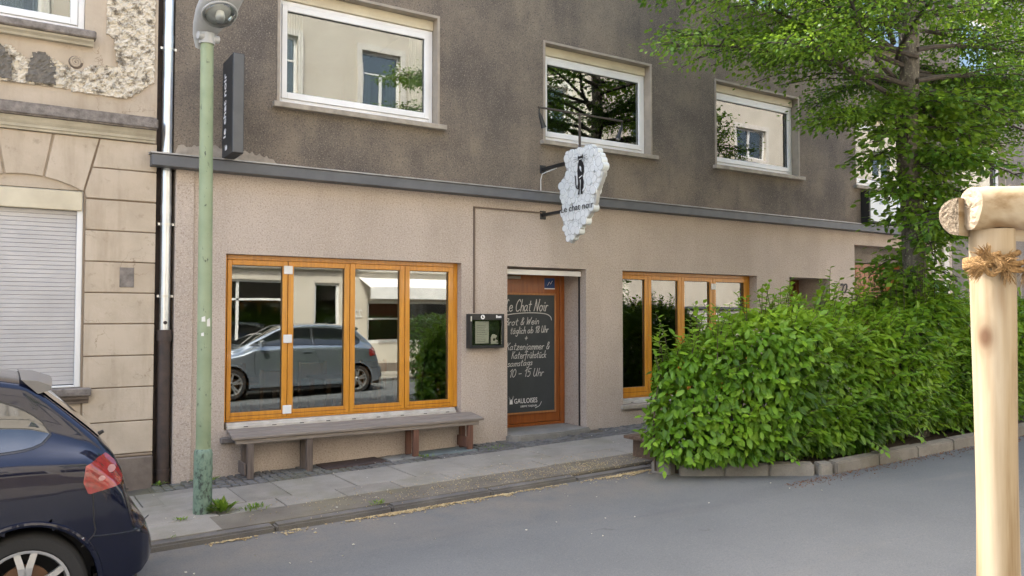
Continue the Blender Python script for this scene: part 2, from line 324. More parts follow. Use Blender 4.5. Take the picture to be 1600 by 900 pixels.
# ------------------------------------------------------------------ mesh helpers
ORG = {}
def world_org(o): return ORG.get(o.name, Vector((0, 0, 0))) if o else Vector((0, 0, 0))
class MB:
    def __init__(s): s.v = []; s.f = []; s.mi = []; s.m = 0
    def add(s, vs_, fs):
        b = len(s.v); s.v += [tuple(v) for v in vs_]
        for f in fs: s.f.append(tuple(b+i for i in f)); s.mi.append(s.m)
        return s
    def box(s, x0, x1, y0, y1, z0, z1):
        x0, x1 = min(x0, x1), max(x0, x1); y0, y1 = min(y0, y1), max(y0, y1); z0, z1 = min(z0, z1), max(z0, z1)
        return s.add([(x0,y0,z0),(x1,y0,z0),(x1,y1,z0),(x0,y1,z0),(x0,y0,z1),(x1,y0,z1),(x1,y1,z1),(x0,y1,z1)],
              [(0,3,2,1),(4,5,6,7),(0,1,5,4),(1,2,6,5),(2,3,7,6),(3,0,4,7)])
    def sbox(s, x0, x1, y0, y1, d0, d1):      # a box lying on the sloping street
        return s.add([(x0,y0,G(x0)+d0),(x1,y0,G(x1)+d0),(x1,y1,G(x1)+d0),(x0,y1,G(x0)+d0),(x0,y0,G(x0)+d1),(x1,y0,G(x1)+d1),(x1,y1,G(x1)+d1),(x0,y1,G(x0)+d1)],
              [(0,3,2,1),(4,5,6,7),(0,1,5,4),(1,2,6,5),(2,3,7,6),(3,0,4,7)])
    def prism(s, poly, axis, a, b):            # poly of 2D points extruded along an axis
        n = len(poly)
        def P(p, t):
            return {'x': (t, p[0], p[1]), 'y': (p[0], t, p[1]), 'z': (p[0], p[1], t)}[axis]
        vs_ = [P(p, a) for p in poly]+[P(p, b) for p in poly]
        return s.add(vs_, [tuple(range(n))[::-1], tuple(range(n, 2*n))]+[(i, (i+1) % n, n+(i+1) % n, n+i) for i in range(n)])
    def tube(s, pts, rad, n=10, cap=True):
        pts = [Vector(p) for p in pts]; k = len(pts)
        if not hasattr(rad, '__len__'): rad = [rad]*k
        base = len(s.v); up = None
        for i, p in enumerate(pts):
            t = (pts[min(i+1, k-1)]-pts[max(i-1, 0)])
            t = t.normalized() if t.length > 1e-9 else Vector((0, 0, 1))
            if up is None:
                up = t.orthogonal().normalized()
            else:
                up = up-t*up.dot(t)
                up = up.normalized() if up.length > 1e-6 else t.orthogonal().normalized()
            w = t.cross(up)
            for j in range(n):
                a = 2*math.pi*j/n
                s.v.append(tuple(p+(up*math.cos(a)+w*math.sin(a))*rad[i]))
        for i in range(k-1):
            for j in range(n):
                s.f.append((base+i*n+j, base+i*n+(j+1) % n, base+(i+1)*n+(j+1) % n, base+(i+1)*n+j)); s.mi.append(s.m)
        if cap:
            s.f.append(tuple(base+j for j in range(n))[::-1]); s.mi.append(s.m)
            s.f.append(tuple(base+(k-1)*n+j for j in range(n))); s.mi.append(s.m)
        return s
    def lathe(s, prof, c, axis='z', n=24):
        base = len(s.v); c = Vector(c)
        for r, h in prof:
            for j in range(n):
                a = 2*math.pi*j/n; x, y = r*math.cos(a), r*math.sin(a)
                s.v.append(tuple(c+Vector({'z': (x, y, h), 'y': (x, h, y), 'x': (h, x, y)}[axis])))
        for i in range(len(prof)-1):
            for j in range(n):
                s.f.append((base+i*n+j, base+i*n+(j+1) % n, base+(i+1)*n+(j+1) % n, base+(i+1)*n+j)); s.mi.append(s.m)
        return s
    def ring(s, x0, x1, z0, z1, l, r, b, t, y0, y1):     # rectangular frame in the facade plane
        s.box(x0, x0+l, y0, y1, z0, z1); s.box(x1-r, x1, y0, y1, z0, z1)
        s.box(x0+l, x1-r, y0, y1, z0, z0+b); s.box(x0+l, x1-r, y0, y1, z1-t, z1); return s
    def build(s, name, mat, parent=None, bev=0, smooth=False, kind=None, label=None, seg=1):
        o_ = world_org(parent)
        me = bpy.data.meshes.new(name)
        me.from_pydata([(v[0]-o_.x, v[1]-o_.y, v[2]-o_.z) for v in s.v], [], s.f)
        mats = mat if isinstance(mat, (list, tuple)) else [mat]
        for m in mats: me.materials.append(m)
        if len(mats) > 1: me.polygons.foreach_set('material_index', s.mi)
        bm = bmesh.new(); bm.from_mesh(me)
        bmesh.ops.recalc_face_normals(bm, faces=bm.faces)
        if bev:
            es = [e for e in bm.edges if len(e.link_faces) == 2 and e.calc_face_angle(0) > .5]
            bmesh.ops.bevel(bm, geom=es, offset=bev, segments=seg, affect='EDGES', clamp_overlap=True)
        bm.to_mesh(me); bm.free()
        if smooth:
            me.polygons.foreach_set('use_smooth', [True]*len(me.polygons))
            try: me.set_sharp_from_angle(angle=R(38))
            except Exception: pass
        o = bpy.data.objects.new(name, me); col.objects.link(o)
        if parent: o.parent = parent
        ORG[o.name] = o_.copy()
        if kind: o['kind'] = kind
        if label: o['label'] = label
        return o
def tag(o, label, cat, group=None):
    o['label'] = label; o['category'] = cat
    if group: o['group'] = group
    return o
def thing(name, label, cat, loc=(0, 0, 0), group=None):
    o = bpy.data.objects.new(name, None); col.objects.link(o); o.location = loc; o.empty_display_size = .1
    ORG[o.name] = Vector(loc); return tag(o, label, cat, group)
def struct(o): o['kind'] = 'structure'; return o
def copy_tree(o, parent=None, shift=None):
    c = o.copy(); col.objects.link(c); c.parent = parent
    if shift: c.location = Vector(o.location)+Vector(shift)
    ORG[c.name] = world_org(o)
    for ch in list(o.children): copy_tree(ch, c)
    return c
def part(name, mat, parent, fn, **k):
    m = MB(); fn(m); return m.build(name, mat, parent, **k)
def bx(name, mat, parent, *a, **k): return MB().box(*a).build(name, mat, parent, **k)

_txt = {}
def text_geo(body, size, bold=0):
    key = (body, size, bold)
    if key in _txt: return _txt[key]
    cu = bpy.data.curves.new('t', 'FONT'); cu.body = body; cu.size = size; cu.resolution_u = 3; cu.offset = bold*size
    ob = bpy.data.objects.new('t', cu); col.objects.link(ob)
    dg = bpy.context.evaluated_depsgraph_get(); dg.update()
    me = bpy.data.meshes.new_from_object(ob.evaluated_get(dg))
    r = [tuple(v.co) for v in me.vertices], [tuple(p.vertices) for p in me.polygons]
    bpy.data.objects.remove(ob); bpy.data.curves.remove(cu); bpy.data.meshes.remove(me)
    _txt[key] = r; return r
def text(mb, body, size, o, right, up, out, depth=.002, sx=1, align='l', bold=0):
    """solid lettering: every letter face raised by depth, with side walls"""
    v, f = text_geo(body, size, bold)
    if not v: return mb
    w = max(p[0] for p in v)*sx
    off = {'l': 0, 'c': -w/2, 'r': -w}[align]
    o, right, up, out = Vector(o), Vector(right), Vector(up), Vector(out)
    n = len(v)
    vs_ = [o+right*(p[0]*sx+off)+up*p[1]+out*depth for p in v]+[o+right*(p[0]*sx+off)+up*p[1] for p in v]
    ec = {}
    for q in f:
        for i in range(len(q)):
            a, b = q[i], q[(i+1) % len(q)]; ec.setdefault(frozenset((a, b)), []).append((a, b))
    sides = [(l[0][1], l[0][0], l[0][0]+n, l[0][1]+n) for l in ec.values() if len(l) == 1]
    return mb.add(vs_, list(f)+sides)

def wall_holes(mb, x0, x1, z0, z1, y0, y1, holes, bottom=None):
    """wall from y0 (front) to y1 with rectangular openings (hx0,hx1,hz0,hz1)"""
    xs = sorted({x0, x1}|{h[0] for h in holes}|{h[1] for h in holes}); zs = sorted({z0, z1}|{h[2] for h in holes}|{h[3] for h in holes})
    xs = [x for x in xs if x0 <= x <= x1]; zs = [z for z in zs if z0 <= z <= z1]
    def solid(i, j):
        if not (0 <= i < len(xs)-1 and 0 <= j < len(zs)-1): return False
        cx, cz = (xs[i]+xs[i+1])/2, (zs[j]+zs[j+1])/2
        return not any(h[0] < cx < h[1] and h[2] < cz < h[3] for h in holes)
    idx = {}
    def V(i, j, y):
        k = (i, j, y)
        if k not in idx: idx[k] = len(mb.v); mb.v.append((xs[i], y, zs[j]))
        return idx[k]
    def F(*q): mb.f.append(q); mb.mi.append(mb.m)
    for i in range(len(xs)-1):
        for j in range(len(zs)-1):
            if not solid(i, j): continue
            F(V(i,j,y0), V(i+1,j,y0), V(i+1,j+1,y0), V(i,j+1,y0)); F(V(i,j,y1), V(i,j+1,y1), V(i+1,j+1,y1), V(i+1,j,y1))
            if not solid(i-1, j): F(V(i,j,y0), V(i,j+1,y0), V(i,j+1,y1), V(i,j,y1))
            if not solid(i+1, j): F(V(i+1,j,y0), V(i+1,j,y1), V(i+1,j+1,y1), V(i+1,j+1,y0))
            if not solid(i, j-1): F(V(i,j,y0), V(i,j,y1), V(i+1,j,y1), V(i+1,j,y0))
            if not solid(i, j+1): F(V(i,j+1,y0), V(i+1,j+1,y0), V(i+1,j+1,y1), V(i,j+1,y1))
    return mb
# ------------------------------------------------------------------ ground, road, pavement
def sheet(mb, x0, x1, y0, y1, d, nx=1):
    for i in range(nx):
        a, b = x0+(x1-x0)*i/nx, x0+(x1-x0)*(i+1)/nx
        mb.add([(a, y0, G(a)+d), (b, y0, G(b)+d), (b, y1, G(b)+d), (a, y1, G(a)+d)], [(0, 1, 2, 3)])
    return mb
struct(sheet(MB(), -200, 200, -200, 200, -.30).build('ground', MT['bed']))
struct(sheet(MB(), -60, 80, -8.95, -2.1, -KERB).build('road', MT['asphalt']))
pav = struct(MB().sbox(-14, 30, -2.07, .05, -.25, -.022).build('pavement', MT['bed']))
def slabs(rows, x0, x1):
    for k, (ya, yb, L) in enumerate(rows):
        x = x0-(.23 if k % 2 else 0)
        while x < x1:
            l = L*random.choice((1, 1, 1, 1, .66)); g = .005
            d = random.uniform(-.005, .003); t = random.uniform(-.003, .003)
            a, b = x+g, min(x+l, x1+.4)-g
            m = MB().sbox(a, b, ya+g, yb-g, -.06, d)
            for i in (5, 6): v = m.v[i]; m.v[i] = (v[0], v[1], v[2]+t)
            m.build('slab', MT['slab'] if random.random() < .68 else MT['slab_b'], pav, bev=.004)
            x += l
slabs([(-1.28, -.58, .62), (-1.62, -1.28, .55)], 1.25, 13.2)
slabs([(-.94, -.40, .55), (-1.48, -.94, .55), (-2.06, -1.48, .60)], -5.5, 1.22)
MB().sbox(1.45, 16, -2.065, -1.625, -.05, -.004).build('asphalt_strip', MT['strip'], pav)
MB().sbox(13.25, 29, -1.625, 0, -.05, -.006).build('far_paving', MT['slab_b'], pav)
# mosaic cobbles along the wall
MB().sbox(1.25, 13.2, -.575, .04, -.05, -.016).build('joint_sand', MT['cobble_gap'], pav)
m = MB(); x = 1.27
while x < 13.1:
    w = random.uniform(.07, .11); y = -.57+random.uniform(0, .01)
    while y < -.02:
        l = random.uniform(.07, .11)
        if not (2.9 < x < 3.62 and y > -.38) and not (4.05 < x < 4.78 and y > -.38) and not (5.3 < x < 6.75 and y > -.26):
            d = random.uniform(-.012, .004); g = random.uniform(.004, .009)
            m.add([(x+g, y+g, G(x)-.04), (x+w-g, y+g, G(x)-.04), (x+w-g, y+l-g, G(x)-.04), (x+g, y+l-g, G(x)-.04),
                   (x+g*2, y+g*2, G(x)+d), (x+w-g*2, y+g*2, G(x+w)+d+random.uniform(-.003, .003)), (x+w-g*2, y+l-g*2, G(x+w)+d), (x+g*2, y+l-g*2, G(x)+d+random.uniform(-.004, .004))],
                  [(4, 5, 6, 7), (0, 1, 5, 4), (1, 2, 6, 5), (2, 3, 7, 6), (3, 0, 4, 7)])
        y += l
    x += w
m.build('mosaic_cobbles', MT['cobble'], pav, kind='stuff')
MB().sbox(2.92, 3.60, -.36, -.03, -.05, .006).build('iron_hatch', MT['rust'], pav, bev=.004)
MB().sbox(4.08, 4.75, -.36, -.03, -.05, .003).build('slate_plate', MT['slate'], pav, bev=.004)
MB().sbox(3.66, 4.02, -.34, -.05, -.05, .001).build('concrete_patch', MT['step'], pav, bev=.004)
kerb = struct(MB().sbox(-14, 30, -2.185, -2.075, -.25, -.05).build('kerb', MT['bed']))
x = -5.0
while x < 13:
    l = .98; d = 0 if x < 3.2 else max(-.035, -(x-3.2)*.017)
    MB().sbox(x+.006, x+l-.006, -2.205+random.uniform(-.006, .006), -2.072, -.2, d+random.uniform(-.006, .004)).build('kerb_stone', MT['kerbstone'], kerb, bev=.016, seg=2)
    x += l
# opposite side of the street
struct(MB().sbox(-14, 44, -11.3, -9.05, -.25, 0).build('opposite_pavement', MT['slab']))
ok = struct(MB().sbox(-14, 44, -9.15, -8.96, -.25, -.05).build('opposite_kerb', MT['bed']))
for i in range(28): MB().sbox(-10+i+.006, -9+i-.006, -9.09, -8.94, -.2, .004).build('kerb_stone', MT['kerbstone'], ok, bev=.012)

# planter bed with its concrete kerb
bedpoly = [(5.74, -2.21), (5.74, -2.48), (6.82, -3.36), (12.0, -3.40), (12.0, -2.21)]
m = MB(); n_ = len(bedpoly)
m.add([(x, y, G(x)+.02) for x, y in bedpoly]+[(x, y, G(x)-.2) for x, y in bedpoly], [tuple(range(n_))]+[(i, (i+1) % n_, n_+(i+1) % n_, n_+i) for i in range(n_)])
soil = struct(m.build('planting_bed', MT['soil']))
pk = struct(MB().add([(x, y, G(x)-.19) for x, y in bedpoly], [tuple(range(n_))]).build('planter_kerb', MT['bed']))
def kerb_run(p, q, n):
    p, q = Vector(p), Vector(q); d = (q-p)/n; nn = Vector((d.y, -d.x)).normalized()
    for i in range(n):
        a = p+d*i; b = a+d; u = d.normalized()*.003; h = .072+random.uniform(-.007, .007)
        a2, b2 = a+u, b-u
        o1, o2 = a2+nn*.115, b2+nn*.115
        q4 = [a2, b2, o2, o1]
        mm = MB().add([(v.x, v.y, G(v.x)-.19) for v in q4]+[(v.x, v.y, G(v.x)+h-(0.012 if k > 1 else 0)) for k, v in enumerate(q4)],
             [(0, 3, 2, 1), (4, 5, 6, 7), (0, 1, 5, 4), (1, 2, 6, 5), (2, 3, 7, 6), (3, 0, 4, 7)])
        mm.build('kerb_stone', MT['granite'], pk, bev=.013, seg=2)
kerb_run((5.74, -2.30), (5.80, -2.52), 1); kerb_run((5.80, -2.55), (6.84, -3.34), 3); kerb_run((6.85, -3.345), (7.0, -3.39), 1); kerb_run((7.01, -3.39), (11.9, -3.42), 7)

# blossom and leaf litter
def litter(name, mat, n, fn, size, label, d):
    m = MB()
    for _ in range(n):
        x, y = fn(); s = random.uniform(.5, 1)*size; a = random.uniform(0, 6.28); z = G(x)+(d if d < 0 or y > -2.2 else .004-KERB)
        c, s_ = math.cos(a)*s, math.sin(a)*s; h = random.uniform(.002, .008)
        m.add([(x-c, y-s_, z+.002), (x+s_*.6, y-c*.6, z+h), (x+c, y+s_, z+.003), (x-s_*.6, y+c*.6, z+h*.6), (x, y, z-.002)],
              [(0, 1, 4), (1, 2, 4), (2, 3, 4), (3, 0, 4)])
    o = m.build(name, mat); o['kind'] = 'stuff'; tag(o, label, 'litter'); return o
def gut():
    c = random.choice(CL); x = random.gauss(c[0], c[1]); return x, -2.225-abs(random.gauss(0, c[2]))
_r = random.Random(31)
CL = [(_r.choice((_r.uniform(2.5, 3.7), _r.uniform(2.4, 4.4), _r.uniform(5.1, 5.9), _r.uniform(1.0, 6))), _r.uniform(.03, .20), _r.uniform(.012, .06)) for _ in range(40)]
litter('gutter_blossom', MT['litter'], 1900, gut, .017, 'dry yellow blossom swept along the kerb gutter', -KERB+.004)
litter('pavement_blossom', MT['litter'], 1100, lambda: (random.triangular(1.6, 6.3, 5.2), random.gauss(-1.85, .2)), .009, 'yellow blossom scattered over the pavement edge', .002)
litter('pale_litter', MT['litter_pale'], 90, lambda: (random.uniform(.8, 7), random.choice((random.uniform(-3.9, -2.3), random.uniform(-2.0, -.1)))), .014, 'pale dry petals strewn over road and pavement', .004-KERB*.0)
litter('brown_litter', MT['litter_brown'], 900, lambda: (random.uniform(6.2, 11.5), -3.50-abs(random.gauss(0, .10))), .011, 'rusty brown litter along the planter kerb', -KERB+.004)

# ------------------------------------------------------------------ the cafe building
cafe = thing('cafe_building', 'grey brown rendered house with orange shop windows and grey ledge', 'building', (1.48, 0, 0))
XR = 15.6
W1 = (1.97, 4.725, .50, 2.305); W2 = (7.26, 10.0, .44, 2.29); DR = (5.38, 6.625, .06, 2.29); D2 = (10.77, 11.8, .2, 2.29); D3 = (12.5, 14.55, .25, 2.90)
lower_holes = [W1, W2, DR, D2, D3]
part('lower_wall', MT['render_lo'], cafe, lambda m: wall_holes(m, 1.655, XR, -.4, 3.125, 0, .3, lower_holes))
bx('corner_strip', MT['render_lo'], cafe, 1.475, 1.652, -.028, .3, -.4, 3.122, bev=.006)
ups = [(2.47, 4.42), (5.93, 7.82), (9.09, 11.06), (12.55, 14.45)]
up_holes = [(a, b, 3.94, 5.26) for a, b in ups]+[(a, b, 6.52, 7.85) for a, b in ups]
part('upper_wall', MT['render_up'], cafe, lambda m: wall_holes(m, 1.455, XR, 3.13, 9.1, .002, .3, up_holes))
part('ledge', MT['ledge'], cafe, lambda m: m.box(1.235, 15.45, -.155, .0, 3.122, 3.235), bev=.006)
part('ledge_cap', MT['zinc_cap'], cafe, lambda m: m.prism([(-.168, 3.238), (-.168, 3.252), (0, 3.268), (0, 3.238)], 'x', 1.222, 15.46))
# exposed light plaster just above the ledge
def ragged(m, x0, x1, z0, h, y):
    n = 40; top = []
    for i in range(n+1):
        t = i/n; top.append((x0+(x1-x0)*t, z0+h*(.55+.45*math.sin(t*3.1+.3))*random.uniform(.7, 1.05)*(1 if 0 < i < n else .25)))
    m.prism([(x0, z0)]+top+[(x1, z0)], 'y', y, y+.02)
part('bare_plaster', MT['sill'], cafe, lambda m: ragged(m, 1.47, 2.47, 3.268, .15, -.007))
# shell: side walls, back wall, storeys, roof
def shell(m):
    for y0, y1, z0, z1, x0, x1 in ((.31, 8, -.4, 9.1, 1.46, 1.6), (.31, 8, -.4, 9.1, XR-.14, XR-.002)): m.box(x0, x1, y0, y1, z0, z1)
    m.box(1.61, XR-.15, 7.86, 8, -.4, 9.1)
part('side_wall', MT['room_wall'], cafe, shell)
part('storey_slab', MT['room_wall'], cafe, lambda m: (m.box(1.61, XR-.15, .31, 7.85, 2.95, 3.12), m.box(1.61, XR-.15, .31, 7.85, 5.75, 5.95), m.box(1.61, XR-.15, .31, 7.85, 8.9, 9.09)))
part('floor', MT['room_floor'], cafe, lambda m: m.box(1.61, XR-.15, .31, 7.85, .0, .19))
for a in ((10.2, 10.3, .31, 7.85, .2, 2.94), (4.9, 5.0, .31, 4.5, 3.13, 5.74), (8.4, 8.5, .31, 4.5, 3.13, 5.74), (11.8, 11.9, .31, 4.5, 3.13, 5.74)): bx('partition', MT['room_wall'], cafe, *a)
part('roof', MT['roof_tile'], cafe, lambda m: m.prism([(-.25, 9.12), (8.3, 9.12), (4.0, 11.2)], 'x', 1.4, XR))

def folding_window(x0, x1, z0, z1, joints, y, glassz, hinges, sill_h):
    fr = MB().ring(x0, x1, z0+sill_h, z1, .035, .06, .02, .05, y-.01, y+.09).build('shop_window', MT['orange'], cafe, bev=.004)
    ends = [x0+.036]+joints+[x1-.061]
    for i in range(len(ends)-1):
        a, b = ends[i]+.003, ends[i+1]-.003
        l, r = (.045, .055) if i == 0 else (.06, .06)
        zb, zt = z0+sill_h+.022, z1-.052
        b_h, t_h = glassz[0]-zb, .035+.02
        part('sash', MT['orange'], fr, lambda m: m.ring(a, b, zb, zt, l, r, b_h, t_h, y-.018, y+.05), bev=.004)
        bx('pane', MT['glass'], fr, a+l-.004, b-r+.004, y+.016, y+.022, zb+b_h-.004, zt-t_h+.004)
        part('glazing_bead', MT['car_trim'], fr, lambda m: m.ring(a+l-.001, b-r+.001, zb+b_h-.001, zt-t_h+.001, .005, .005, .006, .006, y+.006, y+.015))
        bx('bottom_groove', MT['brown_door'], fr, a+l*.6, b-r*.6, y-.0195, y-.0185, zb+b_h*.42, zb+b_h*.42+.006)
    for (hx, hz) in hinges:
        bx('hinge', MT['upvc'], fr, hx-.052, hx+.042, y-.034, y-.019, hz-.045, hz+.045, bev=.004)
    part('sill_rail', MT['alu'], fr, lambda m: (m.box(x0+.03, x1-.06, y-.07, y+.06, z0+.012, z0+sill_h-.003), m.box(x0+.03, x1-.06, y-.095, y-.072, z0+.004, z0+sill_h-.03)), bev=.003)
    for k in range(9):
        xx = x0+.2+k*(x1-x0-.4)/8
        bx('drain_slot', MT['car_trim'], fr, xx, xx+.045, y-.0965, y-.0952, z0+.018, z0+.026)
    return fr
folding_window(*W1, [2.641, 3.344, 4.021], .11, (.663,), [(2.645, 2.16), (2.645, 1.42), (2.645, .665)], .068)
folding_window(*W2, [7.86, 8.515, 9.175], .16, (.66,), [(9.18, 2.11), (9.18, 1.35)], .075)
bx('stone_sill', MT['sill'], cafe, W2[0]-.04, W2[1]+.04, -.05, .12, .385, .438, bev=.006)
bx('brick_ledge', MT['stone'], cafe, 1.93, 4.80, -.06, .005, .375, .432, bev=.008)

# cafe door in its deep recess
part('recess_lining', MT['render_lo'], cafe, lambda m: (m.box(5.30, 5.378, .302, .56, .0, 2.36), m.box(6.627, 6.70, .302, .56, .0, 2.36), m.box(5.30, 6.70, .302, .56, 2.292, 2.36)))
part('shutter_track', MT['car_trim'], cafe, lambda m: (m.box(6.612, 6.624, .13, .155, .18, 2.2),))
bx('shutter_slat', MT['upvc'], cafe, 5.385, 6.62, .10, .135, 2.195, 2.262, bev=.004)
bx('door_closer', MT['surround'], cafe, 5.44, 5.86, .42, .475, 2.155, 2.195, bev=.004)
dr = part('cafe_door', MT['orange_door'], cafe, lambda m: m.ring(5.385, 6.618, .19, 2.285, .07, .075, .04, .05, .475, .55), bev=.004)
part('door_leaf', MT['orange_door'], dr, lambda m: m.box(5.457, 6.541, .492, .54, .235, 2.233), bev=.004)
part('sticker', MT['blue_sticker'], dr, lambda m: m.box(6.29, 6.46, .488, .4915, 2.045, 2.18))
part('sticker_edge', MT['white_letter'], dr, lambda m: (m.box(6.29, 6.46, .4865, .4895, 2.03, 2.044), m.tube([(6.34, .4875, 2.08), (6.37, .4875, 2.13), (6.39, .4875, 2.10), (6.42, .4875, 2.145)], .004, 4)))
def step(m):
    poly = [(5.36, .5), (5.36, -.10), (5.44, -.19), (5.75, -.215), (6.1, -.19), (6.45, -.13), (6.66, -.05), (6.66, .001), (6.625, .002), (6.625, .5)]
    m.prism(poly, 'z', -.05, .192)
part('door_step', MT['step'], cafe, step, bev=.018, seg=2)

def house_door(x0, x1, z0, z1, y, mat, name, glazed):
    part('recess_lining', MT['render_lo'], cafe, lambda m: (m.box(x0-.07, x0-.002, .302, y+.1, z0-.1, z1+.06), m.box(x1+.002, x1+.07, .302, y+.1, z0-.1, z1+.06), m.box(x0-.07, x1+.07, .302, y+.1, z1+.002, z1+.06)))
    d = part(name, mat, cafe, lambda m: m.ring(x0+.003, x1-.003, z0, z1-.003, .08, .08, .02, .08, y-.01, y+.08), bev=.004)
    n = 2 if x1-x0 > 1.5 else 1
    for i in range(n):
        a = x0+.085+(x1-x0-.17)*i/n; b = x0+.085+(x1-x0-.17)*(i+1)/n-.004
        if glazed:
            part('door_leaf', mat, d, lambda m: m.ring(a, b, z0+.024, z1-.085, .14, .14, .5, .16, y+.005, y+.05), bev=.004)
            bx('pane', MT['glass'], d, a+.139, b-.139, y+.025, y+.031, z0+.52, z1-.244)
        else:
            k = 7; w = (b-a)/k
            for j in range(k): bx('board', mat, d, a+w*j+.004, a+w*(j+1)-.004, y+.005, y+.05, z0+.024, z1-.085, bev=.004)
        bx('handle', MT['steel'], d, b-.06, b-.03, y-.03, y+.0, z0+.95, z0+1.15, bev=.004)
    return d
house_door(*D2, .62, MT['brown_door'], 'house_door', True)
house_door(12.5, 14.55, .25, 2.62, .40, MT['orange_door'], 'double_door', False)
bx('door_lintel', MT['render_far'], cafe, 12.503, 14.547, .30, .46, 2.622, 2.898)
bx('door_mat_step', MT['step'], cafe, 10.6, 11.95, -.14, .62, -.1, .285, bev=.012)
bx('door_mat_step', MT['step'], cafe, 12.3, 14.7, -.12, .42, -.1, .335, bev=.012)
num = MB(); text(num, '22.', .235, (12.06, -.022, 2.055), (1, 0, 0), (0, 0, 1), (0, -1, 0), .016, sx=.85)
num.build('house_number', MT['car_trim'], cafe)
for a in (14.86, 15.24): bx('pilaster', MT['opp_band'], cafe, a, a+.17, -.05, -.002, 0, 3.1, bev=.006)

def curtain(m, x0, x1, z0, z1, y, amp=.025, freq=9):
    n = 60
    for i in range(n):
        a, b = i/n, (i+1)/n
        f = lambda t: (x0+(x1-x0)*t, y+amp*math.sin(t*freq*6.28+math.sin(t*9)*1.2))
        (xa, ya), (xb, yb) = f(a), f(b)
        m.add([(xa, ya, z0), (xb, yb, z0), (xb, yb, z1), (xa, ya, z1)], [(0, 1, 2, 3)])
def upper_window(bld, x0, x1, z0, z1, curt=None, roll=.12, rollup=MT['roller']):
    w = part('window', MT['upvc'], bld, lambda m: m.ring(x0+.035, x1-.035, z0+.002, z1-.035-roll, .05, .05, .085, .05, .125, .2), bev=.004)
    part('surround', MT['surround'], w, lambda m: m.ring(x0+.002, x1-.002, z0+.001, z1-.002, .03, .03, .004, .03, -.01, .26))
    bx('roller_box', rollup, w, x0+.034, x1-.034, .10, .25, z1-.033-roll, z1-.034, bev=.006)
    a, b, c, d = x0+.087, x1-.087, z0+.089, z1-.035-roll-.052
    part('sash', MT['upvc'], w, lambda m: m.ring(a, b, c, d, .058, .058, .07, .058, .112, .185), bev=.004)
    bx('pane', MT['glass_old'], w, a+.056, b-.056, .146, .152, c+.068, d-.056)
    part('gasket', MT['car_trim'], w, lambda m: m.ring(a+.057, b-.057, c+.069, d-.057, .004, .004, .004, .006, .136, .145))
    bx('sill', MT['sill'], w, x0-.045, x1+.065, -.075, .13, z0-.058, z0, bev=.005)
    if curt:
        for (ca, cb) in curt: part('curtain', MT['curtain'], w, lambda m: curtain(m, ca, cb, z0+.03, z1-.1, .215, .02))
    return w
for i, (a, b) in enumerate(ups):
    upper_window(cafe, a, b, 3.94, 5.26, [(a+.04, b-.04)] if i == 3 else ([(a+.05, a+.35), (b-.3, b-.05)] if i == 0 else None))
    upper_window(cafe, a, b, 6.52, 7.85, [(a+.05, a+.5), (b-.5, b-.05)])

# ------------------------------------------------------------------ neighbour up the street
far = thing('grey_house', 'plain grey rendered house beyond the cafe with dark plinth', 'building', (15.62, 0, .3))
FX = (15.62, 30)
fh = [(15.95, 17.7, 3.94, 5.26), (19.4, 21.2, 3.94, 5.26), (15.95, 17.7, 6.52, 7.85), (19.4, 21.2, 6.52, 7.85), (17.25, 18.25, 1.42, 2.78), (20.3, 21.3, 1.42, 2.78)]
part('wall', MT['render_far'], far, lambda m: wall_holes(m, 15.62, 30, -.2, 9.3, .004, .3, fh))
bx('plinth', MT['ledge'], far, 15.63, 30, -.03, .003, -.2, 1.28, bev=.006)
part('side_wall', MT['room_wall'], far, lambda m: (m.box(15.62, 15.75, .31, 8, -.2, 9.3), m.box(29.8, 30, .31, 8, -.2, 9.3), m.box(15.76, 29.79, 7.8, 8, -.2, 9.3), m.box(15.76, 29.79, .31, 7.79, 9.1, 9.29)))
part('floor_slab', MT['room_wall'], far, lambda m: (m.box(15.76, 29.79, .31, 7.79, 3.0, 3.2), m.box(15.76, 29.79, .31, 7.79, 5.8, 6.0)))
part('roof', MT['roof_tile'], far, lambda m: m.prism([(-.25, 9.32), (8.3, 9.32), (4.0, 11.2)], 'x', 15.62, 30))
for i, h in enumerate(fh): upper_window(far, *h, curt=[(h[0]+.05, h[0]+.4)] if i % 2 else None, roll=.1 if i < 4 else .0501)

# ------------------------------------------------------------------ the cream house at the left
old = thing('plastered_house', 'cream old plastered house with peeling render and roller shutter', 'building', (-4, 0, 0))
LX0 = -6.5; LX1 = 1.295
wins_lo = [(-.29, .672, 1.0, 2.84), (-2.69, -1.728, 1.0, 2.84), (-5.09, -4.128, 1.0, 2.84)]
wins_up = [(-.29, .655, 4.34, 6.1), (-2.69, -1.745, 4.34, 6.1), (-5.09, -4.145, 4.34, 6.1)]
part('wall', MT['plaster'], old, lambda m: wall_holes(m, LX0, LX1, -.4, 9.6, .0, .35, wins_lo+wins_up))
part('joint_bed', MT['joint'], old, lambda m: m.box(.674, LX1, -.004, .001, .345, 3.36))
zs = [.35, .66, .985, 1.287, 1.59, 1.885, 2.18, 2.475, 2.768]
for i in range(len(zs)-1):
    bx('stone_block', random.choice((MT['plaster'], MT['plaster_b'])), old, .69, LX1+.002, -.022, .0, zs[i]+.005, zs[i+1]-.005, bev=.005)
def poly_block(name, pts, y0=-.022):
    part(name, random.choice((MT['plaster'], MT['plaster_b'])), old, lambda m: m.prism(pts, 'y', y0, 0), bev=.005)
cx = .19
def arch_pts(x): return 2.955-.127*((x-cx)/.485)**2
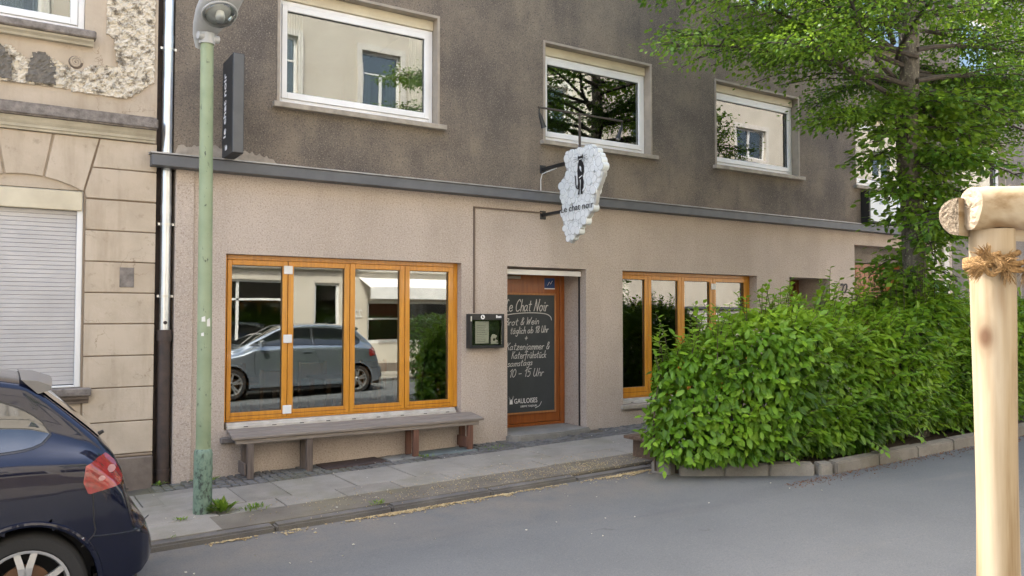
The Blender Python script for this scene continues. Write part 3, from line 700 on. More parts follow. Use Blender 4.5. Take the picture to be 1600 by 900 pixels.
for sgn in (1, -1):
    fx = lambda x: x if sgn > 0 else 2*cx-x
    poly_block('voussoir', [(fx(x), z) for x, z in [(.352, arch_pts(.352)), (.45, arch_pts(.45)), (.56, arch_pts(.56)), (.664, arch_pts(.664)), (.79, 3.345), (.425, 3.345)]])
    if sgn > 0:
        poly_block('voussoir', [(.742, 3.073), (LX1+.002, 3.073), (LX1+.002, 3.345), (.803, 3.345)])
        poly_block('voussoir', [(.69, 2.778), (LX1+.002, 2.778), (LX1+.002, 3.063), (.739, 3.063), (.68, 2.84)])
    else:
        poly_block('voussoir', [(-.362, 3.073), (-1.2, 3.073), (-1.2, 3.345), (-.423, 3.345)])
        poly_block('voussoir', [(-.31, 2.778), (-1.2, 2.778), (-1.2, 3.063), (-.359, 3.063), (-.3, 2.84)])
        for i in range(len(zs)-1):
            bx('stone_block', random.choice((MT['plaster'], MT['plaster_b'])), old, -1.2, -.31, -.022, .0, zs[i]+.005, zs[i+1]-.005, bev=.005)
poly_block('voussoir', [(.045, 2.943)]+[(x, arch_pts(x)) for x in (.1, .19, .28)]+[(.335, 2.943), (.405, 3.345), (-.025, 3.345)])
bx('plinth', MT['plinth'], old, LX0, LX1+.004, -.05, .0, -.4, .32, bev=.012)
bx('plinth_lip', MT['joint'], old, LX0, LX1+.002, -.035, .0, .321, .347, bev=.008)
part('cornice', MT['cornice_cream'], old, lambda m: m.prism([(0, 3.352), (-.045, 3.352), (-.05, 3.372), (-.062, 3.376), (-.066, 3.40), (-.085, 3.425), (-.105, 3.465), (0, 3.465)], 'x', LX0, 1.275))
part('cornice_slab', MT['stone'], old, lambda m: m.box(LX0, 1.29, -.145, 0, 3.468, 3.585), bev=.016, seg=2)
def relief(pts, y, spacing, amp, mat, name, seed):
    """a thick patch with a broken, lumpy face (old render laid bare)"""
    rr = np.random.default_rng(seed)
    def inside(x, z):
        c = False; n = len(pts)
        for i in range(n):
            (x1, z1), (x2, z2) = pts[i], pts[i-1]
            if (z1 > z) != (z2 > z) and x < (x2-x1)*(z-z1)/(z2-z1)+x1: c = not c
        return c
    xs = np.arange(min(p[0] for p in pts), max(p[0] for p in pts)+spacing, spacing); zs_ = np.arange(min(p[1] for p in pts), max(p[1] for p in pts)+spacing, spacing)
    m = MB(); idx = {}
    H = rr.random((len(xs)+1, len(zs_)+1))**2.2; H2 = rr.random((len(xs)//3+2, len(zs_)//3+2))
    def V(i, j):
        if (i, j) not in idx:
            idx[i, j] = len(m.v)
            m.v.append((xs[i]+rr.uniform(-.3, .3)*spacing, y-amp*(.15+.6*H[i, j]+.5*H2[i//3, j//3]), zs_[j]+rr.uniform(-.3, .3)*spacing))
        return idx[i, j]
    for i in range(len(xs)-1):
        for j in range(len(zs_)-1):
            if inside(xs[i]+spacing/2, zs_[j]+spacing/2): m.f.append((V(i, j), V(i+1, j), V(i+1, j+1), V(i, j+1))); m.mi.append(0)
    # skirt down to the wall
    cnt = {}
    for f in m.f:
        for k in range(4): e = (f[k], f[(k+1) % 4]); cnt[frozenset(e)] = cnt.get(frozenset(e), 0)+1
    back = {}
    for f in list(m.f):
        for k in range(4):
            a, b = f[k], f[(k+1) % 4]
            if cnt[frozenset((a, b))] == 1:
                for q in (a, b):
                    if q not in back: back[q] = len(m.v); m.v.append((m.v[q][0], y+.004, m.v[q][2]))
                m.f.append((b, a, back[a], back[b])); m.mi.append(0)
    return m.build(name, mat, old, smooth=False)
relief([(.84, 5.6), (.84, 4.37), (.90, 4.33), (.94, 4.05), (.73, 4.04), (.60, 3.96), (.46, 4.02), (.30, 4.09), (.2, 4.0), (.05, 4.11), (-.3, 4.06), (-.3, 3.79), (.47, 3.775), (1.02, 3.765), (1.12, 3.84), (1.26, 3.96), (1.26, 5.6)], -.001, .017, .034, MT['peel'], 'exposed_render', 3)
for k, (a, b, zt, sd) in enumerate(((.185, .42, 4.10, 1), (-.16, .07, 4.12, 2))):
    relief([(a, 3.80), (a+.02, 3.95), (a+.06, zt-.03), (a+.12, zt), (b-.06, zt-.04), (b-.0, zt-.13), (b+.01, 3.80)], -.026, .017, .018, MT['peel_dark'], 'exposed_render', sd)
sp = [(.585+.052*(1-t/26)*math.cos(t*.62), -.012, 4.045+.052*(1-t/26)*math.sin(t*.62)) for t in range(25)]
o = part('scroll_ornament', MT['plinth'], old, lambda m: (m.lathe([(0, -.012), (.05, -.012), (.062, 0)], (.585, 0, 4.045), 'y', 20),), smooth=True)
part('scroll_line', MT['plaster'], o, lambda m: m.tube(sp, .010, 6), smooth=True)
part('meter_cover', MT['stone'], old, lambda m: m.box(.985, 1.11, -.028, -.02, 1.94, 2.13), bev=.002)
def shutter_window(x0, x1, z0, z1):
    w = part('shutter_window', MT['upvc'], old, lambda m: m.ring(x0+.002, x1-.002, z0+.002, z1-.002, .05, .05, .02, .01, .02, .14), bev=.004)
    bx('shutter_box', MT['roller'], w, x0+.012, x1-.012, -.005, .16, z1-.19, z1-.012, bev=.006)
    m = MB(); z = z0+.03
    while z < z1-.19:
        m.box(x0+.053, x1-.053, .055, .062, z, z+.0375); z += .0395
    m.build('shutter_slats', plain_shutter, w, bev=.003)
    bx('shutter_back', MT['car_trim'], w, x0+.053, x1-.053, .066, .07, z0+.02, z1-.19)
    part('window_sill', MT['stone'], w, lambda m: m.box(x0-.06, x1+.085, -.10, .03, z0-.075, z0), bev=.01)
    part('sill_moulding', MT['plinth'], w, lambda m: m.prism([(-.075, z0-.078), (-.07, z0-.10), (-.04, z0-.125), (-.035, z0-.145), (0, z0-.145), (0, z0-.078)], 'x', x0-.04, x1+.065))
plain_shutter = plain('pale grey shutter', (.50, .485, .475), .55, c2=(.43, .415, .405), vs_=2)
for h in wins_lo: shutter_window(*h)
def old_window(x0, x1, z0, z1):
    w = part('window', MT['upvc'], old, lambda m: m.ring(x0+.002, x1-.002, z0+.002, z1-.002, .055, .055, .06, .055, .03, .12), bev=.004)
    part('sash', MT['upvc'], w, lambda m: m.ring(x0+.06, x1-.06, z0+.065, z1-.06, .06, .06, .065, .06, .02, .1), bev=.004)
    bx('pane', MT['glass_old'], w, x0+.115, x1-.115, .06, .066, z0+.125, z1-.115)
    part('window_sill', MT['stone'], w, lambda m: m.box(x0-.06, x1+.09, -.12, .03, z0-.075, z0-.002), bev=.012)
    part('sill_moulding', MT['cornice_cream'], w, lambda m: m.prism([(-.09, z0-.078), (-.085, z0-.095), (-.06, z0-.115), (-.05, z0-.135), (0, z0-.135), (0, z0-.078)], 'x', x0-.04, x1+.07))
    part('curtain', MT['curtain'], w, lambda m: (curtain(m, x0+.1, x0+.45, z0+.05, z1-.1, .25), curtain(m, x1-.42, x1-.25, z0+.05, z1-.1, .25, .02, 3)))
for h in wins_up: old_window(*h)
part('side_wall', MT['plaster'], old, lambda m: (m.box(LX0, LX0+.15, .36, 8, -.4, 9.6), m.box(LX1-.15, LX1-.001, .36, 8, -.4, 9.6), m.box(LX0+.16, LX1-.16, 7.85, 8, -.4, 9.6)))
part('storey_slab', MT['room_wall'], old, lambda m: (m.box(LX0+.16, LX1-.16, .36, 7.84, 3.1, 3.3), m.box(LX0+.16, LX1-.16, .36, 7.84, 6.4, 6.6), m.box(LX0+.16, LX1-.16, .36, 7.84, 9.4, 9.59)))
part('roof', MT['roof_tile'], old, lambda m: m.prism([(-.25, 9.62), (8.3, 9.62), (4.0, 11.2)], 'x', LX0, 1.38))

# back of the slot between the two houses, its shade given by dark colour
bx('gap_wall', MT['cast_iron'], cafe, 1.3, 1.474, .12, .2, -.3, 9.1)
def catmull(p, k=5):
    if len(p) < 3: return p
    o = []
    for i in range(len(p)-1):
        p0, p1, p2, p3 = p[max(i-1, 0)], p[i], p[i+1], p[min(i+2, len(p)-1)]
        for j in range(k):
            t = j/k; o.append(tuple(.5*(2*p1[d]+(p2[d]-p0[d])*t+(2*p0[d]-5*p1[d]+4*p2[d]-p3[d])*t*t+(3*p1[d]-p0[d]-3*p2[d]+p3[d])*t**3) for d in (0, 1)))
    return o+[p[-1]]
# ------------------------------------------------------------------ downpipe
dp = thing('downpipe', 'zinc rain pipe with cast iron foot between the two houses', 'downpipe', (1.395, .02, 0))
def zn(m): m.tube([(1.395, .02, 1.50), (1.395, .02, 3.11)], .05, 20); m.tube([(1.395, .02, 3.10), (1.395, .02, 9.0)], .05, 20)
part('zinc_pipe', MT['zinc'], dp, zn, smooth=True)
for z in (2.66, 4.36): part('pipe_socket', MT['zinc'], dp, lambda m: m.tube([(1.395, .02, z), (1.395, .02, z+.1)], .0525, 20), smooth=True)
part('cast_iron_pipe', MT['cast_iron'], dp, lambda m: (m.tube([(1.395, .02, -.05), (1.395, .02, 1.46)], .06, 20), m.tube([(1.395, .02, 1.42), (1.395, .02, 1.53)], .072, 20), m.tube([(1.395, .02, .14), (1.395, .02, .17)], .068, 20)), smooth=True)
for z in (1.86, 2.57, 4.32, 6.2):
    part('pipe_clip', MT['steel'], dp, lambda m: (m.tube([(1.395, .02, z-.012), (1.395, .02, z+.012)], .056, 20), m.box(1.32, 1.34, .0, .04, z-.012, z+.012), m.box(1.45, 1.47, .0, .04, z-.012, z+.012)))
part('inspection_cap', MT['rust'], dp, lambda m: m.lathe([(0, -.056), (.018, -.056), (.018, -.045)], (1.395, .02, 1.60), 'y', 12))

# ------------------------------------------------------------------ street lamp
LX, LY = 1.47, -1.45
lamp = thing('street_lamp', 'pale green street lamp post with grey lantern head and scraped foot', 'street lamp', (LX, LY, G(LX)))
g0 = G(LX)
part('post', MT['lamp_green'], lamp, lambda m: m.tube([(LX, LY, g0+.5), (LX, LY, g0+.9), (LX-.005, LY, 2.4), (LX-.012, LY, 4.0)], [.060, .059, .056, .052], 24), smooth=True)
part('foot_sleeve', MT['lamp_base'], lamp, lambda m: m.lathe([(.074, -.02), (.076, .02), (.074, .25), (.074, .49), (.070, .515), (.060, .53)], (LX, LY, g0), n=24), smooth=True)
part('service_door', MT['lamp_green'], lamp, lambda m: m.box(LX+.036, LX+.050, LY-.047, LY-.036, g0+.55, g0+1.1), bev=.003)
for a, z, w, h in ((-.9, 1.62, .03, .045), (-1.0, 1.50, .022, .03), (-.2, 1.58, .03, .07)):
    c, s_ = math.cos(a-1.0), math.sin(a-1.0)
    o_ = Vector((LX-.004+c*.0585, LY+s_*.0585, z)); t_ = Vector((-s_, c, 0))
    MB().add([o_-t_*w/2, o_+t_*w/2, o_+t_*w*.4+Vector((0, 0, h)), o_-t_*w/2+Vector((0, 0, h*.8))], [(0, 1, 2, 3)]).build('torn_sticker', MT['paper'], lamp)
HX, HY, HZ = LX-.012, LY, 3.98
tilt = Matrix.Rotation(R(-12), 3, 'X')
# lantern: a housing rising and leaning out over the road with a round glass bowl beneath
def loc(p): return Vector((HX, HY, HZ))+Matrix.Rotation(R(14), 3, 'Z') @ Vector(p)
def head(m):
    # housing shell lofted along its own axis (forward = -y, up)
    st = [(.10, -.03, .055, .05), (.09, .05, .08, .08), (.02, .12, .11, .11), (-.10, .19, .145, .125), (-.22, .26, .16, .13), (-.34, .33, .15, .115), (-.44, .39, .09, .07)]
    rings = []
    for (y, z, w, h) in st:
        rg = []
        for k in range(20):
            a = 2*math.pi*k/20; ca, sa = math.cos(a), math.sin(a)
            rg.append(loc((w*math.copysign(abs(ca)**.75, ca), y+(.55*h*sa if sa > 0 else .3*h*sa), z+(h*sa*.9 if sa > 0 else .35*h*sa))))
        rings.append(rg)
    b = [v for rg in rings for v in rg]; n = 20
    m.add(b, [(i*n+j, i*n+(j+1) % n, (i+1)*n+(j+1) % n, (i+1)*n+j) for i in range(len(st)-1) for j in range(n)]+[tuple(range(n)), tuple(range((len(st)-1)*n, len(st)*n))[::-1]])
part('lantern_housing', MT['lamp_grey'], lamp, head, smooth=True)
part('clamp', MT['lamp_grey'], lamp, lambda m: (m.tube([(HX, HY, HZ-.02), (HX, HY, HZ+.07)], .066, 16), m.tube([loc((-.09, -.02, .035)), loc((.09, -.02, .035))], .032, 10)), smooth=True)
# bowl: hemispherical glass facing down and towards the road with a mirror behind it
cb = (0, -.215, .185); axis = (Matrix.Rotation(R(14), 3, 'Z') @ Vector((0, -.45, -.9))).normalized()
def bowl(m, r, dep, flip, n=24, rings=8):
    c = loc(cb); u = axis.orthogonal().normalized(); w = axis.cross(u); vs_ = []
    for i in range(rings+1):
        t = i/rings*math.pi/2
        for j in range(n):
            a = 2*math.pi*j/n; vs_.append(c+(u*math.cos(a)+w*math.sin(a))*r*math.cos(t)+axis*dep*math.sin(t)*flip)
    m.add(vs_, [(i*n+j, i*n+(j+1) % n, (i+1)*n+(j+1) % n, (i+1)*n+j) for i in range(rings) for j in range(n)])
part('reflector', MT['mirror'], lamp, lambda m: bowl(m, .12, .02, -1), smooth=True)
part('glass_bowl', MT['clear'], lamp, lambda m: bowl(m, .134, .09, 1), smooth=True)
part('bulb', MT['upvc'], lamp, lambda m: m.lathe([(.0, -.05), (.03, -.045), (.04, 0), (.03, .045), (0, .05)], loc(cb)+axis*.03, 'z', 12), smooth=True)
part('bowl_rim', MT['lamp_grey'], lamp, lambda m: m.tube([loc(cb)+(axis.orthogonal().normalized()*math.cos(a)+axis.cross(axis.orthogonal().normalized())*math.sin(a))*.138 for a in [k*2*math.pi/28 for k in range(29)]], .011, 6, False), smooth=True)

# ------------------------------------------------------------------ black box sign
sg = thing('box_sign', 'upright dark grey light box sign reading le chat noir', 'sign', (1.95, -.3, 3.25))
bx('box', MT['sign_grey'], sg, 1.895, 2.005, -.51, -.10, 3.25, 4.235, bev=.005)
m = MB(); text(m, 'le chat noir', .135, (1.8935, -.255, 3.44), (0, 0, 1), (0, 1, 0), (-1, 0, 0), .002, sx=1.05, bold=.016); m.build('lettering', MT['white_letter'], sg)
m = MB(); text(m, 'le chat noir', .128, (2.0065, -.355, 3.45), (0, 0, 1), (0, -1, 0), (1, 0, 0), .002, sx=1.05); m.build('lettering', MT['white_letter'], sg)
part('small_lettering', MT['white_letter'], sg, lambda m: [m.box(1.8915, 1.8945, y, y-w, 3.315, 3.315+h) for y, w, h in ((-.235, .012, .05), (-.255, .014, .032), (-.277, .010, .05), (-.297, .016, .034))])
bx('front_cover', plain('grey sign edge', (.085, .088, .09), .45), sg, 1.90, 2.0, -.518, -.5105, 3.258, 4.228, bev=.003)
for z in (3.46, 4.03):
    part('bracket', MT['black_metal'], sg, lambda m: (m.box(1.915, 1.985, -.012, .0, z-.05, z+.05), m.box(1.93, 1.97, -.102, -.012, z-.016, z+.016)))
    part('bolt', MT['steel'], sg, lambda m: m.lathe([(0, -.022), (.014, -.020), (.014, -.012)], (1.927, 0, z), 'y', 8))

# ------------------------------------------------------------------ grape sign
gs = thing('grape_sign', 'white grape shaped hanging sign with black cat and Le chat noir', 'sign', (5.92, 0, 3.2))
GP = [(-.58, 3.72), (-.8, 3.69), (-.94, 3.72), (-1.08, 3.69), (-1.22, 3.59), (-1.28, 3.47), (-1.3, 3.33), (-1.24, 3.22), (-1.17, 3.13), (-1.14, 3.0), (-1.08, 2.9), (-.95, 2.8), (-.83, 2.69), (-.72, 2.6), (-.63, 2.53), (-.53, 2.62), (-.48, 2.74), (-.44, 2.9), (-.44, 3.06), (-.39, 3.21), (-.4, 3.33), (-.5, 3.41), (-.56, 3.43), (-.51, 3.55), (-.49, 3.65)]
def inpoly(p, y, z):
    c = False
    for i in range(len(p)):
        (y1, z1), (y2, z2) = p[i], p[i-1]
        if (z1 > z) != (z2 > z) and y < (y2-y1)*(z-z1)/(z2-z1)+y1: c = not c
    return c
def edged(p, y, z):
    best = 9
    for i in range(len(p)):
        a, b = Vector(p[i]), Vector(p[i-1]); q = Vector((y, z)); t = max(0, min(1, (q-a).dot(b-a)/(b-a).length_squared)); best = min(best, (q-a-(b-a)*t).length)
    return best
grapes = []
rg_ = random.Random(11); zz = 2.5; row = 0
while zz < 3.76:
    yy = -1.32+(.036 if row % 2 else 0)
    while yy < -.36:
        y, z = yy+rg_.uniform(-.014, .014), zz+rg_.uniform(-.014, .014)
        if inpoly(GP, y, z) and edged(GP, y, z) > .030: grapes.append((y, z, rg_.uniform(.042, .056)))
        yy += .072
    zz += .064; row += 1
rg_.shuffle(grapes)
TH = .03; XS = 5.92
board = MB(); lines = MB()
for k, (y, z, r) in enumerate(grapes):
    n = 18; e = TH+k*.00012
    ra = r*rg_.uniform(.92, 1.05); rb = r*rg_.uniform(1.0, 1.2); th = rg_.uniform(0, 3.1)
    def P(a, s, x): 
        cy, cz = ra*s*math.cos(a), rb*s*math.sin(a)
        return (x, y+cy*math.cos(th)-cz*math.sin(th), z+cy*math.sin(th)+cz*math.cos(th))
    A = [2*math.pi*j/n for j in range(n)]
    board.add([P(a, 1, XS-e) for a in A]+[P(a, 1, XS+e) for a in A], [tuple(range(n)), tuple(range(n, 2*n))[::-1]]+[(j, (j+1) % n, n+(j+1) % n, n+j) for j in range(n)])
    for s in (-1, 1):
        x = XS+s*(e+.00005)
        lines.add([P(a, 1.0, x) for a in A]+[P(a, .945, x) for a in A], [(j, (j+1) % n, n+(j+1) % n, n+j) for j in range(n)])
bo = board.build('board', MT['sign_white'], gs); lines.build('grape_outline', MT['line'], bo)
part('edge_band', MT['sign_edge'], gs, lambda m: m.prism([(-.845+(y+.845)*.955, 3.15+(z-3.15)*.965) for y, z in GP], 'x', XS-.024, XS+.024))
XF = XS-TH-len(grapes)*.00012-.001
m = MB(); text(m, 'Le chat noir', .118, (XF, -.462, 2.940), (0, -1, 0), (0, 0, 1), (-1, 0, 0), .002, sx=1.13); m.build('lettering', MT['ink'], gs)
# standing cat: one continuous outline, with whiskers and a pale chest
def cat(m):
    Y = lambda d: -.862-d*1.55; X0, X1 = XF-.002, XF
    body = [(-.030, 3.60), (-.018, 3.583), (.018, 3.585), (.034, 3.604), (.034, 3.565), (.026, 3.545), (.016, 3.535), (.030, 3.51), (.046, 3.46), (.044, 3.38), (.030, 3.33), (.044, 3.27), (.040, 3.20), (.022, 3.17), (.026, 3.125), (.004, 3.123), (.004, 3.20), (-.004, 3.25), (-.008, 3.20), (-.012, 3.123), (-.034, 3.125), (-.022, 3.18), (-.036, 3.22), (-.030, 3.27), (-.034, 3.33), (-.038, 3.42), (-.030, 3.49), (-.018, 3.535), (-.030, 3.55)]
    m.prism([(Y(a), z) for a, z in body], 'x', X0, X1)
    m.tube([(X0, Y(a), z) for a, z in catmull([(-.026, 3.20), (-.044, 3.205), (-.056, 3.25), (-.058, 3.30), (-.066, 3.36)], 4)], .0075, 6)
    for s in (-1, 1):
        for k in range(3):
            z = 3.566-.012*k; m.tube([(X0, Y(s*.024), z), (X0, Y(s*.085), z+.022-.018*k)], .0022, 4)
part('cat_emblem', MT['ink'], gs, cat)
def catw(m):
    X0, X1 = XF-.004, XF-.0025
    for pts in ([(-.005, 3.47), (.012, 3.45), (.014, 3.39), (.0, 3.42), (-.008, 3.44)], [(-.016, 3.33), (.024, 3.352), (.027, 3.343), (-.012, 3.318)], [(-.004, 3.30), (.006, 3.30), (.003, 3.19)], [(-.022, 3.553), (.026, 3.553), (.018, 3.543), (-.012, 3.543)]):
        m.prism([(-.862-a*1.55, z) for a, z in pts], 'x', X0, X1)
part('cat_highlight', MT['sign_white'], gs, catw)
for z in (3.558, 2.965):
    part('bracket', MT['black_metal'], gs, lambda m: (m.box(5.875, 5.965, -.014, .0, z-.055, z+.055), m.box(5.897, 5.943, -.60, -.014, z-.02, z+.02)), bev=.003)
part('light_stem', MT['dark_steel'], gs, lambda m: m.tube([(5.92, -.79, 3.5), (5.92, -.79, 4.11)], .016, 8))
rail = part('light_rail', MT['dark_steel'], gs, lambda m: m.tube([(5.31, -.79, 4.115), (6.60, -.79, 4.115)], .013, 8))
for x, s in ((5.325, 1), (6.585, -1)):
    d = Vector((s*.35, .0, -.9)).normalized(); p = Vector((x, -.79, 4.10))
    so_ = part('spotlight', MT['black_metal'], gs, lambda m: (m.tube([p, p-Vector((0, 0, .06))], .008, 6), m.tube([p-Vector((0, 0, .05)), p-Vector((0, 0, .05))+d*.05, p-Vector((0, 0, .05))+d*.15, p-Vector((0, 0, .05))+d*.18], [.012, .022, .028, .036], 12)), smooth=True)
    part('lens', MT['mirror'], so_, lambda m: m.tube([p-Vector((0, 0, .05))+d*.175, p-Vector((0, 0, .05))+d*.186], [.033, .024], 12))
part('cable', MT['paper'], gs, lambda m: (m.tube([(5.93, -.30, 3.535), (5.90, -.16, 3.51), (5.88, -.05, 3.49), (5.878, -.02, 3.42), (5.885, -.012, 3.28)], .006, 6), m.tube([(5.93, -.80, 3.70), (5.91, -.74, 3.78), (5.90, -.70, 3.80)], .006, 6)))

# ------------------------------------------------------------------ white light box over the house entrance
wb = thing('light_box', 'long white box sign with faded print above the entrance behind the tree', 'sign', (14.1, 0, 3.3))
bx('case', MT['car_trim'], wb, 12.70, 15.5, -.16, .0, 3.285, 3.845, bev=.005)
bx('face', MT['sign_white'], wb, 12.735, 15.47, -.168, -.161, 3.315, 3.815)
def wtxt(m):
    text(m, 'zum', .16, (12.98, -.1685, 3.62), (1, 0, 0), (0, 0, 1), (0, -1, 0), .003)
    text(m, 'HOLE', .26, (13.5, -.1685, 3.58), (1, 0, 0), (0, 0, 1), (0, -1, 0), .003, sx=1.2)
part('blue_lettering', plain('blue grey print', (.20, .28, .40), .5), wb, wtxt)
part('red_lettering', plain('pale red print', (.55, .22, .20), .5), wb, lambda m: [m.box(13.4+k*.085, 13.4+k*.085+random.uniform(.03, .06), -.1715, -.1685, 3.37, 3.37+random.uniform(.05, .11)) for k in range(14)])

# ------------------------------------------------------------------ conduit and menu box
cd = part('cable_conduit', MT['conduit'], None, lambda m: (m.box(4.887, 4.905, -.02, -.0005, 1.70, 2.985), m.box(4.887, 5.90, -.02, -.0005, 2.987, 3.003)))
tag(cd, 'thin brown cable conduit running down the wall to the menu case', 'conduit')
mb_ = thing('menu_case', 'black wall case with the menu beside the cafe door', 'menu case', (5.03, -.05, 1.48))
part('case', MT['black_metal'], mb_, lambda m: (m.box(4.79, 5.275, -.02, -.0005, 1.275, 1.69), m.ring(4.79, 5.275, 1.275, 1.69, .03, .03, .03, .075, -.10, -.0205)), bev=.003)
bx('backing', plain('dark green felt', (.016, .028, .022), .9), mb_, 4.822, 5.243, -.03, -.021, 1.307, 1.613)
bx('menu_sheet', MT['paper'], mb_, 4.90, 5.09, -.034, -.031, 1.33, 1.60)
part('menu_print', MT['line'], mb_, lambda m: [m.box(4.92, 4.92+random.uniform(.09, .15), -.0355, -.0345, 1.35+k*.022, 1.354+k*.022) for k in range(10)])
part('leaflet', MT['paper'], mb_, lambda m: m.prism([(5.12, 1.32), (5.23, 1.32), (5.22, 1.36), (5.18, 1.38), (5.21, 1.42), (5.17, 1.44), (5.14, 1.44), (5.12, 1.40)], 'y', -.036, -.031))
part('leaflet_print', MT['ink'], mb_, lambda m: (m.lathe([(0, -.037), (.018, -.037)], (5.165, 0, 1.375), 'y', 10), m.box(5.20, 5.23, -.038, -.0365, 1.335, 1.35)))
part('emblem', MT['white_letter'], mb_, lambda m: m.lathe([(.0, -.1035), (.028, -.1035), (.028, -.1005)], (4.965, 0, 1.652), 'y', 18))
part('emblem_print', MT['ink'], mb_, lambda m: m.prism([(4.955, 1.638), (4.978, 1.645), (4.968, 1.655), (4.962, 1.672), (4.953, 1.66)], 'y', -.105, -.104))
part('lettering', MT['white_letter'], mb_, lambda m: [m.box(x, x+w, -.1025, -.1005, 1.64, 1.64+h) for x, w, h in ((5.155, .016, .034), (5.175, .014, .024), (5.193, .018, .024), (5.215, .014, .026))])
bx('glass', MT['clear'], mb_, 4.821, 5.244, -.085, -.081, 1.306, 1.614)
part('lock', MT['steel'], mb_, lambda m: m.box(4.796, 4.812, -.104, -.1005, 1.60, 1.66))

# ------------------------------------------------------------------ wall bench
be = thing('wall_bench', 'long grey weathered plank bench on posts beneath the large window', 'bench', (3.4, -.2, G(3.4)))
def plank(m):
    m.box(1.985, 4.86, -.315, -.165, .432, .462); m.box(1.99, 4.855, -.158, -.02, .432, .462)
PT = .436
m = MB(); m.prism([(-.315, .437), (-.167, .460), (-.167, .488), (-.315, .465)], 'x', 1.985, 4.86); m.build('plank', MT['grey_wood'], be, bev=.004)
m = MB(); m.prism([(-.160, .461), (-.012, .482), (-.012, .510), (-.160, .489)], 'x', 1.995, 4.855); m.build('plank', MT['grey_wood'], be, bev=.004)
m = MB(); m.box(2.02, 4.80, -.30, -.24, PT-.045, PT-.002); m.build('rail', MT['grey_wood'], be, bev=.004)
for i, x in enumerate((2.17, 2.78, 4.00, 4.70)):
    mt = MT['grey_wood_leg'] if i < 2 else MT['red_wood_leg']
    part('leg', mt, be, lambda m: m.prism([(-.315, PT-.047), (-.27, PT-.047), (-.262, G(x)-.01), (-.318, G(x)-.01)] if i == 0 else [(-.30, PT-.047), (-.25, PT-.047), (-.25, G(x)-.01), (-.30, G(x)-.01)], 'x', x-.045, x+.02), bev=.004)
    part('leg', mt, be, lambda m: m.prism([(-.12, PT-.002), (-.075, PT-.002), (-.075, G(x)-.01), (-.12, G(x)-.01)], 'x', x-.05, x+.015), bev=.004)
    if i in (0, 3): part('cross_board', mt, be, lambda m: m.box(x-.072, x-.052, -.30, -.07, G(x)+.03, G(x)+.15), bev=.003)

# low bench behind the planter corner
lb = thing('low_bench', 'low brown wooden bench end showing beside the planter corner', 'bench', (6.5, -2.0, G(6.5)))
for k in range(3): MB().sbox(5.78, 7.7, -2.16+k*.145, -2.025+k*.145, .20, .235).build('slat', MT['dark_wood'], lb, bev=.004)
for x in (5.9, 7.5): MB().sbox(x, x+.09, -2.13, -1.75, -.02, .199).build('leg', MT['dark_wood'], lb, bev=.004)

